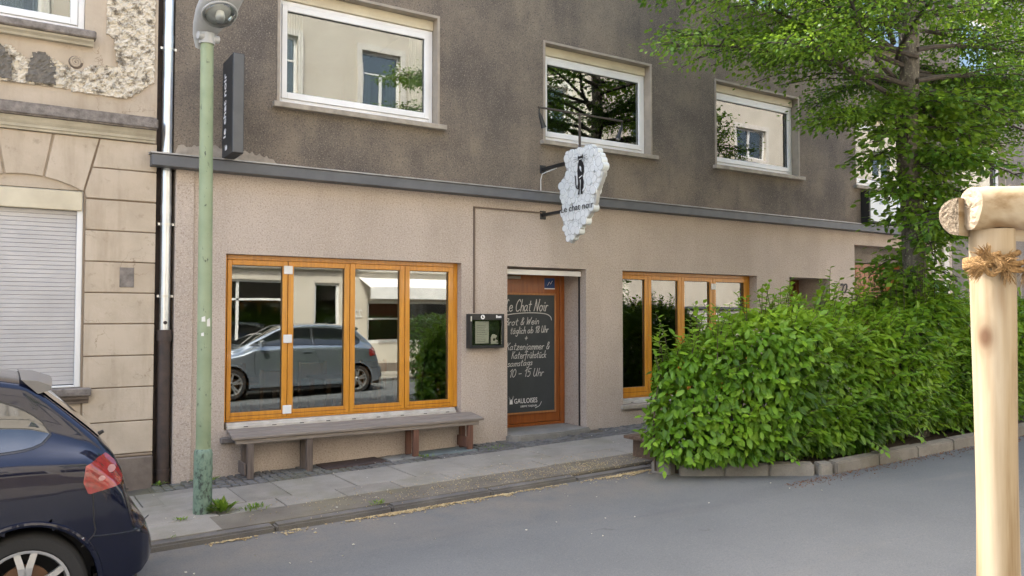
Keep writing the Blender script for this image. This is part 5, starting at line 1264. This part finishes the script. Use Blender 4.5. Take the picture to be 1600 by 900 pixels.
m = MB(); rr = random.Random(5)
for c, d0, n, l in ((kn-RGT*.022+Vector((0, 0, -.004)), -RGT+Vector((0, 0, -.25)), 110, .036), (kn-RGT*.012+Vector((0, 0, .022)), -RGT*.5+Vector((0, 0, 1)), 80, .034), (kn+RGT*.035+Vector((0, 0, .012)), Vector((0, 0, .9))-FWD*.5+RGT*.3, 60, .026), (kn+RGT*.03-Vector((0, 0, .01)), Vector((0, 0, -1))-FWD*.2, 50, .03), (kn+RGT*.088-Vector((0, 0, .0)), Vector((0, 0, -1))-FWD*.1, 60, .045)):
    for _ in range(n):
        d = (Vector(d0).normalized()+Vector((rr.gauss(0, .38), rr.gauss(0, .38), rr.gauss(0, .38)))).normalized()*l*rr.uniform(.5, 1.1); e = Vector((rr.gauss(0, .004), rr.gauss(0, .004), rr.gauss(0, .004)))
        m.tube([tuple(c+e), tuple(c+e+d*.6), tuple(c+e+d+Vector((0, 0, -.004)))], [.0012, .001, .0005], 3)
m.build('frayed_ends', MT['rope'], st, kind='stuff')
# splinters on top of the rail
m = MB()
for k in range(26):
    q = b0+RGT*rr.uniform(.02, .25)+Vector((0, 0, .047))+FWD*rr.uniform(-.015, .015); m.tube([tuple(q), tuple(q+RGT*rr.uniform(-.03, .03)+Vector((0, 0, rr.uniform(.003, .010))))], [.0015, .0004], 3)
m.build('bark_shreds', MT['plinth'], st, kind='stuff')
yt = thing('young_tree', 'slim newly planted street tree tied to the wooden stakes', 'tree', (sap.x, sap.y, gz))
part('trunk', MT['bark'], yt, lambda m: m.tube([(sap.x, sap.y, gz-.05), (sap.x+.01, sap.y, 1.5), (sap.x-.01, sap.y, 3.0), (sap.x+.02, sap.y, 4.6)], [.03, .026, .02, .006], 10), smooth=True)
r_ = np.random.default_rng(2); n = 1500
P = np.array([sap.x, sap.y, 4.3])+r_.normal(size=(n, 3))*np.array([.42, .42, .55]); P = P[P[:, 2] > 3.1]
leaf_cloud('crown', P, r_.normal(size=P.shape), r_.normal(size=P.shape)*.5+[0, 0, 1], r_.uniform(.06, .1, len(P)), np.clip(r_.normal(.5, .2, len(P)), 0, 1), MT['tree_leaf'], yt, 1.4)

# ------------------------------------------------------------------ cars
def make_car(name, label, xr, yc, zo, paintm, tail=True):
    L = 3.95; car = thing(name, label, 'car', (xr-L/2, yc, zo))
    I = lambda d, tab: float(np.interp(d, [t[0] for t in tab], [t[1] for t in tab]))
    ZT = [(0, .40), (.015, .47), (.05, .555), (.09, .60), (.13, .635), (.15, .70), (.165, .79), (.19, .885), (.23, .965), (.30, 1.05), (.45, 1.20), (.58, 1.325), (.66, 1.385), (.85, 1.425), (1.3, 1.455), (1.75, 1.455), (2.15, 1.41), (2.5, 1.24), (2.93, 1.02), (3.05, .975), (3.4, .90), (3.7, .80), (3.84, .70), (3.91, .58), (3.95, .46)]
    ZB = [(0, .36), (.08, .28), (.25, .22), (.5, .19), (3.5, .19), (3.8, .22), (3.95, .36)]
    WW = [(0, .42), (.015, .52), (.04, .60), (.09, .665), (.16, .705), (.26, .728), (.5, .752), (1.0, .765), (2.9, .765), (3.3, .75), (3.6, .705), (3.8, .62), (3.9, .50), (3.95, .40)]
    WT = [(0, .40), (.1, .60), (.2, .615), (.3, .595), (.58, .525), (.7, .52), (1.7, .525), (2.2, .53), (2.93, .62), (3.1, .66), (3.6, .60), (3.95, .34)]
    def section(d):
        zt, zb, w, wt = I(d, ZT), I(d, ZB), I(d, WW), min(I(d, WT), I(d, WW)*.95)
        zs = min(.93, zb+(zt-zb)*.80); u = zt-zs
        p = [(0, zt), (wt*.5, zt-u*.015), (wt*.85, zt-u*.06), (wt*.97, zt-u*.15), (wt*.75+w*.245, zs+u*.40), (w*.965, zs+u*.06), (w*.995, zs-(zs-zb)*.10), (w*1.0, zb+(zs-zb)*.55), (w*.992, zb+(zs-zb)*.28), (w*.975, zb+(zs-zb)*.10), (w*.93, zb+(zs-zb)*.02), (w*.55, zb), (0, zb)]
        return catmull(p, 4)
    ds = np.concatenate([np.linspace(0, .3, 28), np.linspace(.32, 1.2, 30), np.linspace(1.25, 3.3, 40), np.linspace(3.33, 3.95, 24)])
    secs = [section(d) for d in ds]; ns = len(secs[0])
    hubs = [(.65, .295), (3.17, .295)]
    def side_y(d, z):
        s = section(d); k = 12
        zz = [p[1] for p in s][k:ns-8]; yy = [p[0] for p in s][k:ns-8]
        return float(np.interp(z, zz[::-1], yy[::-1]))
    def top_z(d, y):
        s = section(d); return float(np.interp(y, [p[0] for p in s][:17], [p[1] for p in s][:17]))
    secs = [[list(p) for p in s] for s in secs]; dg_ = [[d]*ns for d in ds]
    for i in range(len(ds)):
        for j in range(ns):
            y, z = secs[i][j]
            for hx, hz_ in hubs:
                rx, rz = dg_[i][j]-hx, z-hz_; rr_ = math.hypot(rx, rz)
                if y > .42 and .325 < rr_ < .38: dg_[i][j] = hx+rx/rr_*.352; secs[i][j][1] = hz_+rz/rr_*.352
    body = MB()
    for sgn in (-1, 1):
        b = len(body.v)
        for dr_, s in zip(dg_, secs): body.v += [(xr-d, yc+sgn*y, zo+z) for d, (y, z) in zip(dr_, s)]
        for i in range(len(ds)-1):
            for j in range(ns-1):
                cd_, cz = (dg_[i][j]+dg_[i+1][j]+dg_[i][j+1]+dg_[i+1][j+1])/4, (secs[i][j][1]+secs[i][j+1][1]+secs[i+1][j][1]+secs[i+1][j+1][1])/4; cyy = secs[i][j][0]
                if cyy > .42 and any((cd_-hx)**2+(cz-hz_)**2 < .350**2 for hx, hz_ in hubs): continue
                body.f.append((b+i*ns+j, b+i*ns+j+1, b+(i+1)*ns+j+1, b+(i+1)*ns+j)); body.mi.append(0)
        for e in (0, len(ds)-1):
            body.f.append(tuple(b+e*ns+j for j in range(ns))); body.mi.append(0)
    bo_ = body.build('body', paintm, car)
    bmm = bmesh.new(); bmm.from_mesh(bo_.data); bmesh.ops.remove_doubles(bmm, verts=bmm.verts, dist=.0006); bmesh.ops.recalc_face_normals(bmm, faces=bmm.faces); bmm.to_mesh(bo_.data); bmm.free()
    bo_.data.polygons.foreach_set('use_smooth', [True]*len(bo_.data.polygons))
    def side_patch(nm, poly, mat, off, par, nx=26, nz=8):
        for sgn in (-1, 1):
            m = MB(); xs = np.linspace(min(p[0] for p in poly)+1e-4, max(p[0] for p in poly)-1e-4, nx)
            for x in xs:
                hit = []
                for i in range(len(poly)):
                    (x1, z1), (x2, z2) = poly[i], poly[i-1]
                    if (x1 > x) != (x2 > x): hit.append(z1+(z2-z1)*(x-x1)/(x2-x1))
                lo, hi = min(hit), max(hit)
                for j in range(nz+1):
                    z = lo+(hi-lo)*j/nz; m.v.append((xr-x, yc+sgn*(side_y(x, z)+off), zo+z))
            for i in range(nx-1):
                for j in range(nz):
                    a = i*(nz+1)+j; m.f.append((a, a+1, a+nz+2, a+nz+1)); m.mi.append(0)
            m.build(nm, mat, par, smooth=True)
    gl = plain('car window', (.012, .015, .016), .04, coat=1, spec=.8)
    # d is measured from the tail
    rear_q = catmull([(1.52, 1.02), (1.0, 1.012), (.70, 1.02), (.585, 1.045), (.545, 1.085), (.575, 1.14), (.68, 1.22), (.85, 1.285), (1.1, 1.33), (1.52, 1.345)], 4)
    front_q = catmull([(1.58, 1.02), (2.2, 1.015), (2.72, 1.02), (2.78, 1.04), (2.5, 1.16), (2.25, 1.285), (2.0, 1.335), (1.58, 1.348)], 4)
    for q, g_ in ((rear_q, (1.04, .98)), (front_q, (2.1, .98))):
        cx_, cz_ = sum(p[0] for p in q)/len(q), sum(p[1] for p in q)/len(q)
        side_patch('window_seal', [(cx_+(x-cx_)*1.035, cz_+(z-cz_)*1.09) for x, z in q], MT['car_trim'], .0025, car)
        side_patch('side_window', q, gl, .006, car)
    # rear window over the hatch, windscreen
    for nm, d0, d1, f in (('rear_window', .27, .60, lambda d: .50-.06*(d-.27)/.33), ('windscreen', 2.2, 2.9, lambda d: .47+.10*(d-2.2)/.7)):
        m = MB(); nd, ny = 12, 14
        for i in range(nd+1):
            d = d0+(d1-d0)*i/nd; w = f(d)
            for j in range(ny+1):
                y = -w+2*w*j/ny; m.v.append((xr-d+(.004 if d < 1 else -.004), yc+y, zo+top_z(d, abs(y))+.005))
        for i in range(nd):
            for j in range(ny): a = i*(ny+1)+j; m.f.append((a, a+1, a+ny+2, a+ny+1)); m.mi.append(0)
        m.build(nm, gl, car, smooth=True)
    # tail lamps wrap the corner
    tl = [(.385, .915), (.27, .965), (.225, .92), (.185, .83), (.19, .80), (.365, .765), (.39, .83)]
    side_patch('tail_lamp', tl, MT['tail_red'], .006, car, 20, 8)
    for c, q_ in (((.30, .845), .018), ((.245, .882), .024)):
        side_patch('lamp_lens', [(c[0]+q_*math.cos(a), c[1]+q_*.75*math.sin(a)) for a in [k*math.pi/7+.1 for k in range(14)]], MT['tail_clear'], .009, car, 8, 4)
    side_patch('headlamp', [(3.55, .70), (3.78, .62), (3.86, .66), (3.80, .74), (3.5, .79)], MT['tail_clear'], .006, car, 14, 6)
    # seams
    def seam(pts, off=.001):
        for sgn in (-1, 1):
            part('seam', MT['car_trim'], car, lambda m: m.tube([(xr-d, yc+sgn*(side_y(d, z)+off), zo+z) for d, z in catmull(pts, 6)], .0035, 5))
    seam([(.345, .80), (.335, .62), (.33, .56), (.37, .51), (.395, .49)])
    seam([(1.55, 1.02), (1.50, .8), (1.42, .55), (1.4, .3)]); seam([(2.72, 1.0), (2.75, .7), (2.70, .35)])
    seam([(.02, .545), (.12, .53), (.27, .535), (.335, .54)])
    for sgn in (-1, 1):
        part('door_handle', paintm, car, lambda m: m.tube([(xr-1.62, yc+sgn*(side_y(1.62, .88)+.012), zo+.88), (xr-1.80, yc+sgn*(side_y(1.8, .885)+.014), zo+.885)], .012, 8), smooth=True)
        part('wing_mirror', paintm, car, lambda m: m.lathe([(0, -.09), (.055, -.075), (.07, 0), (.05, .08), (0, .09)], (xr-2.62, yc+sgn*.84, zo+1.06), 'y', 12), smooth=True)
        # wheel arches and wells
        for hx, hz_ in hubs:
            arc = [(hx+.352*math.cos(a), hz_+.352*math.sin(a)) for a in np.linspace(-.25, math.pi+.25, 30)]
            part('arch_lip', paintm, car, lambda m: m.tube([(xr-d, yc+sgn*(side_y(d, max(z, .23))-.002), zo+z) for d, z in arc], .016, 8), smooth=True)
            part('wheel_well', MT['car_trim'], car, lambda m: m.lathe([(.348, .70), (.348, .45), (.0, .45)] if sgn > 0 else [(.348, -.70), (.348, -.45), (.0, -.45)], (xr-hx, yc, zo+hz_), 'y', 28))
            c = (xr-hx, yc+sgn*.735, zo+hz_); s = sgn
            wh = part('tyre', MT['tyre'], car, lambda m: m.lathe([(.205, -.02*s), (.22, -.004*s), (.27, .0), (.288, -.018*s), (.295, -.05*s), (.295, -.15*s), (.28, -.185*s), (.2, -.18*s)], c, 'y', 40), smooth=True)
            part('rim', MT['alloy'], wh, lambda m: m.lathe([(.207, -.018*s), (.212, -.004*s), (.198, -.006*s), (.190, -.03*s), (.186, -.12*s)], c, 'y', 40), smooth=True)
            def spokes(m):
                for k in range(5):
                    a = k*2*math.pi/5+.31; ca, sa = math.cos(a), math.sin(a)
                    for e in (-1, 1):
                        q = []
                        for r_, hw, o_ in ((.03, .020, 0), (.12, .017, .018), (.195, .016, .040)):
                            for dd in (-hw, hw): t = o_*e+dd; q.append((r_*ca-t*sa, r_*sa+t*ca))
                        f = [c[1]-.016*s, c[1]-.008*s, c[1]-.012*s]; g_ = [y_-.022*s for y_ in f]
                        vs_ = [(c[0]+q[i][0], f[i//2], c[2]+q[i][1]) for i in range(6)]+[(c[0]+q[i][0], g_[i//2], c[2]+q[i][1]) for i in range(6)]
                        m.add(vs_, [(0, 1, 3, 2), (2, 3, 5, 4), (6, 8, 9, 7), (8, 10, 11, 9), (0, 2, 8, 6), (2, 4, 10, 8), (1, 7, 9, 3), (3, 9, 11, 5)])
                m.lathe([(.0, -.004*s), (.03, -.005*s), (.048, -.016*s), (.05, -.05*s)], c, 'y', 20)
            part('spokes', MT['alloy'], wh, spokes)
            part('brake_disc', MT['brake'], wh, lambda m: m.lathe([(0, -.07*s), (.125, -.07*s), (.125, -.085*s)], c, 'y', 24))
            part('hub_cap', MT['car_trim'], wh, lambda m: m.lathe([(.0, -.0015*s), (.018, -.002*s), (.02, -.006*s)], c, 'y', 12))
    # roof spoiler, wiper, badge, exhaust
    spm = MB(); n = 20
    for i in range(n+1):
        y = -.50+i/n; b_ = .02*(y/.5)**2
        for (d, z) in ((.68, 1.398-b_), (.60, 1.388-b_), (.515+b_, 1.358-b_), (.517+b_, 1.335-b_), (.60, 1.318-b_)): spm.v.append((xr-d, yc+y, zo+z))
    for i in range(n):
        for j in range(5): a = i*5+j; b_ = i*5+(j+1) % 5; spm.f.append((a, b_, b_+5, a+5)); spm.mi.append(0)
    spm.f += [(0, 1, 2, 3, 4), tuple(n*5+k for k in (4, 3, 2, 1, 0))]; spm.mi += [0, 0]
    spm.build('roof_spoiler', MT['spoiler_grey'] if tail else paintm, car, smooth=True)
    part('wiper', MT['car_trim'], car, lambda m: m.tube([(xr-.27, yc-.02, zo+.985), (xr-.225, yc-.03, zo+1.01)], [.016, .010], 8), smooth=True)
    part('sill_strip', MT['car_trim'], car, lambda m: (m.box(xr-2.8, xr-1.02, yc-.75, yc+.75, zo+.15, zo+.2),))
    part('bumper_underside', MT['car_trim'], car, lambda m: m.box(xr-.32, xr-.1, yc-.60, yc+.60, zo+.19, zo+.30))
    part('number_plate', MT['white_letter'], car, lambda m: m.box(xr-.165, xr-.143, yc-.26, yc+.26, zo+.66, zo+.76))
    return car
make_car('parked_car', 'dark blue hatchback parked at the kerb, cut off by the picture edge', .80, -2.86, -.058, MT['car_blue'])
make_car('parked_car', 'silver hatchback parked across the street, mirrored in the cafe window', 6.95, -7.74, G(5)-KERB, MT['car_silver'], False)

# ------------------------------------------------------------------ houses across the street, mirrored in the panes
YO = -11.1
def opp_window(b, x0, x1, z0, z1, transom=0, curt=True):
    w = part('window', MT['upvc'], b, lambda m: (m.ring(x0, x1, z0, z1, .07, .07, .08, .07, YO-.16, YO-.08), m.box((x0+x1)/2-.04, (x0+x1)/2+.04, YO-.15, YO-.085, z0+.08, z1-.07-transom)), bev=.004)
    bx('pane', MT['glass_old'], w, x0+.07, x1-.07, YO-.125, YO-.12, z0+.08, z1-.07)
    bx('dark_backing', MT['opp_dark'], w, x0-.02, x1+.02, YO-.75, YO-.70, z0-.1, z1+.1)  # near-black panel, the unlit room's shade put into its colour
    if transom: bx('transom_blind', MT['blue_blind'], w, x0+.07, x1-.07, YO-.17, YO-.165, z1-.07-transom, z1-.07); bx('transom_bar', MT['upvc'], w, x0+.07, x1-.07, YO-.15, YO-.083, z1-.11-transom, z1-.07-transom)
    if curt: part('curtain', MT['curtain'], w, lambda m: (curtain(m, x0+.07, x0+.33, z0+.08, z1-.1, YO-.25, .02, 3), curtain(m, x1-.33, x1-.07, z0+.08, z1-.1, YO-.25, .02, 3)))
    part('surround', MT['opp_band'], w, lambda m: m.ring(x0-.14, x1+.14, z0-.12, z1+.16, .14, .14, .12, .16, YO+.001, YO+.05))
oa = thing('shop_house', 'pale cream house across the street, seen only mirrored in the windows', 'building', (5, YO, 0))
upx = [(-3.2, -2.1), (-.4, .7), (2.4, 3.5), (5.2, 6.3), (8.04, 9.15), (10.9, 12.0), (13.7, 14.8)]
shop = [(4.3, 6.05, .9, 2.55), (6.78, 7.45, .16, 2.5), (8.2, 11.3, .95, 2.05), (-.8, 1.2, .9, 2.5), (1.9, 3.4, .9, 2.5)]
part('wall', MT['opp_cream'], oa, lambda m: wall_holes(m, -8, 16.2, -.4, 11.2, YO, YO-.3, [(a, b, 3.85, 5.4) for a, b in upx]+[(a, b, 7.15, 8.72) for a, b in upx]+shop))
part('band_course', MT['opp_band'], oa, lambda m: (m.prism([(YO, 2.82), (YO+.12, 2.85), (YO+.14, 3.0), (YO, 3.06)], 'x', -8, 16.2), m.prism([(YO, 6.3), (YO+.08, 6.32), (YO+.1, 6.42), (YO, 6.46)], 'x', -8, 16.2), m.prism([(YO, 10.8), (YO+.3, 11.0), (YO+.32, 11.18), (YO, 11.2)], 'x', -8, 16.2)))
bx('plinth', MT['plinth'], oa, -8, 16.2, YO+.001, YO+.05, -.4, .42, bev=.01)
part('rear_shell', MT['opp_dark'], oa, lambda m: (m.box(-8, 16.2, YO-4, YO-3.8, -.4, 11.2), m.box(-8, -7.8, YO-3.8, YO-.31, -.4, 11.2), m.box(16.0, 16.2, YO-3.8, YO-.31, -.4, 11.2), m.box(-7.79, 15.99, YO-3.79, YO-.31, 11.0, 11.19)))
part('roof', MT['roof_tile'], oa, lambda m: m.prism([(YO+.3, 11.22), (YO-8, 11.22), (YO-4, 13)], 'x', -8, 16.2))
for a, b in upx: opp_window(oa, a, b, 3.85, 5.4); opp_window(oa, a, b, 7.15, 8.72, .5)
for (a, b, c, d) in shop:
    w = part('shop_front', MT['upvc'], oa, lambda m: m.ring(a, b, c, d, .06, .06, .08, .06, YO-.16, YO-.06))
    if b-a > 1: bx('glazing_bar', MT['upvc'], w, a+(b-a)*.32, a+(b-a)*.32+.06, YO-.15, YO-.07, c+.08, d-.06); bx('glazing_bar', MT['upvc'], w, a+.06, b-.06, YO-.15, YO-.07, d-.5, d-.45)
    bx('pane', MT['glass'], w, a+.06, b-.06, YO-.115, YO-.11, c+.08, d-.06)
    bx('dark_backing', MT['opp_dark'], w, a-.05, b+.05, YO-1.2, YO-1.15, c-.2, d+.1)  # flat dark panel standing in for the unlit shop behind
aw = part('awning', MT['awning'], oa, lambda m: m.prism([(YO+.001, 2.66), (YO+.75, 2.40), (YO+.75, 2.10), (YO+.73, 2.10), (YO+.73, 2.385), (YO+.001, 2.64)], 'x', 7.98, 11.5))
m = MB(); text(m, '221', .3, (8.06, YO+.005, 1.62), (-1, 0, 0), (0, 0, 1), (0, 1, 0), .02, sx=.75); m.build('house_number', MT['upvc'], oa)
ob = thing('brick_base_house', 'pale house with white painted brick base across the street uphill', 'building', (26, YO, .5))
ubx = [(17.4, 18.9), (22.35, 23.95), (26.4, 27.9), (30.5, 32)]
part('wall', MT['opp_cream'], ob, lambda m: wall_holes(m, 16.25, 42, 1.98, 10.8, YO, YO-.3, [(a, b, 4.1, 5.5) for a, b in ubx]+[(a, b, 7.4, 8.5) for a, b in ubx]))
bx('brick_core', MT['joint'], ob, 16.25, 42, YO-.3, YO+.005, -.2, 1.88)
m = MB(); z = -.1; r = 0
while z < 1.80:
    x = 16.3+(.13 if r % 2 else 0)
    while x < 34: m.box(x, x+.245, YO+.006, YO+.02, z, z+.066); x += .26
    z += .078; r += 1
m.build('brickwork', MT['opp_brick'], ob, kind='stuff')
bx('brick_coping', MT['ledge'], ob, 16.25, 42, YO-.3, YO+.08, 1.885, 1.975, bev=.01)
for a, b in ubx: opp_window(ob, a, b, 4.1, 5.5, 0, False); opp_window(ob, a, b, 7.4, 8.5, 0, False)
part('rear_shell', MT['opp_dark'], ob, lambda m: (m.box(16.25, 42, YO-4, YO-3.8, -.2, 10.8), m.box(41.8, 42, YO-3.8, YO-.31, -.2, 10.8), m.box(16.3, 41.79, YO-3.79, YO-.31, 10.6, 10.79)))
part('roof', MT['roof_tile'], ob, lambda m: m.prism([(YO+.3, 10.82), (YO-8, 10.82), (YO-4, 12.6)], 'x', 16.25, 42))
hedge('privet_hedge', 'dark evergreen hedge across the street, seen mirrored in the rightmost pane', 8.25, 10.4, -8.75, -7.75, lambda x: 1.65+.05*np.sin(x*3), 5000, MT['dark_leaf'], 8, False, .09)

# ------------------------------------------------------------------ cafe furniture inside the dark room
def chair(x, y, rot, label):
    c = thing('chair', label, 'chair', (x, y, .19), 'cafe chairs inside')
    def B(m, *a): m.box(x+a[0], x+a[1], y+a[2], y+a[3], .19+a[4], .19+a[5])
    part('seat', MT['chair_wood'], c, lambda m: B(m, -.2, .2, -.2, .2, .43, .46), bev=.006)
    for sx in (-.19, .155):
        for sy in (-.19, .155): part('leg', MT['chair_wood'], c, lambda m: B(m, sx, sx+.035, sy, sy+.035, 0, .429 if sy < 0 else .429))
    for sx in (-.19, .155): part('back_post', MT['chair_wood'], c, lambda m: B(m, sx, sx+.035, .165, .2, .461, .88))
    part('backrest', MT['chair_wood'], c, lambda m: B(m, -.154, .154, .17, .195, .66, .86), bev=.006)
    c.rotation_euler.z = rot; return c
def table(x, y, label):
    t = thing('table', label, 'table', (x, y, .19), 'cafe tables inside')
    bx('top', MT['chair_wood'], t, x-.35, x+.35, y-.35, y+.35, .90, .93, bev=.006)
    for sx in (-.32, .27):
        for sy in (-.32, .27): bx('leg', MT['chair_wood'], t, x+sx, x+sx+.05, y+sy, y+sy+.05, .19, .899)
where = ['behind the leftmost pane', 'behind the second pane', 'behind the fourth pane', 'behind the window by the hedge']
for k, x in enumerate((2.5, 3.55, 4.4, 8.2)):
    table(x+.05, .95, 'square wooden cafe table indoors '+where[k])
    chair(x-.05, 1.62, 0, 'wooden cafe chair at the far side of the table '+where[k])
    chair(x+.15, .32+.35, 3.14, 'wooden cafe chair nearest the glass '+where[k]) if k in (0, 1) else None
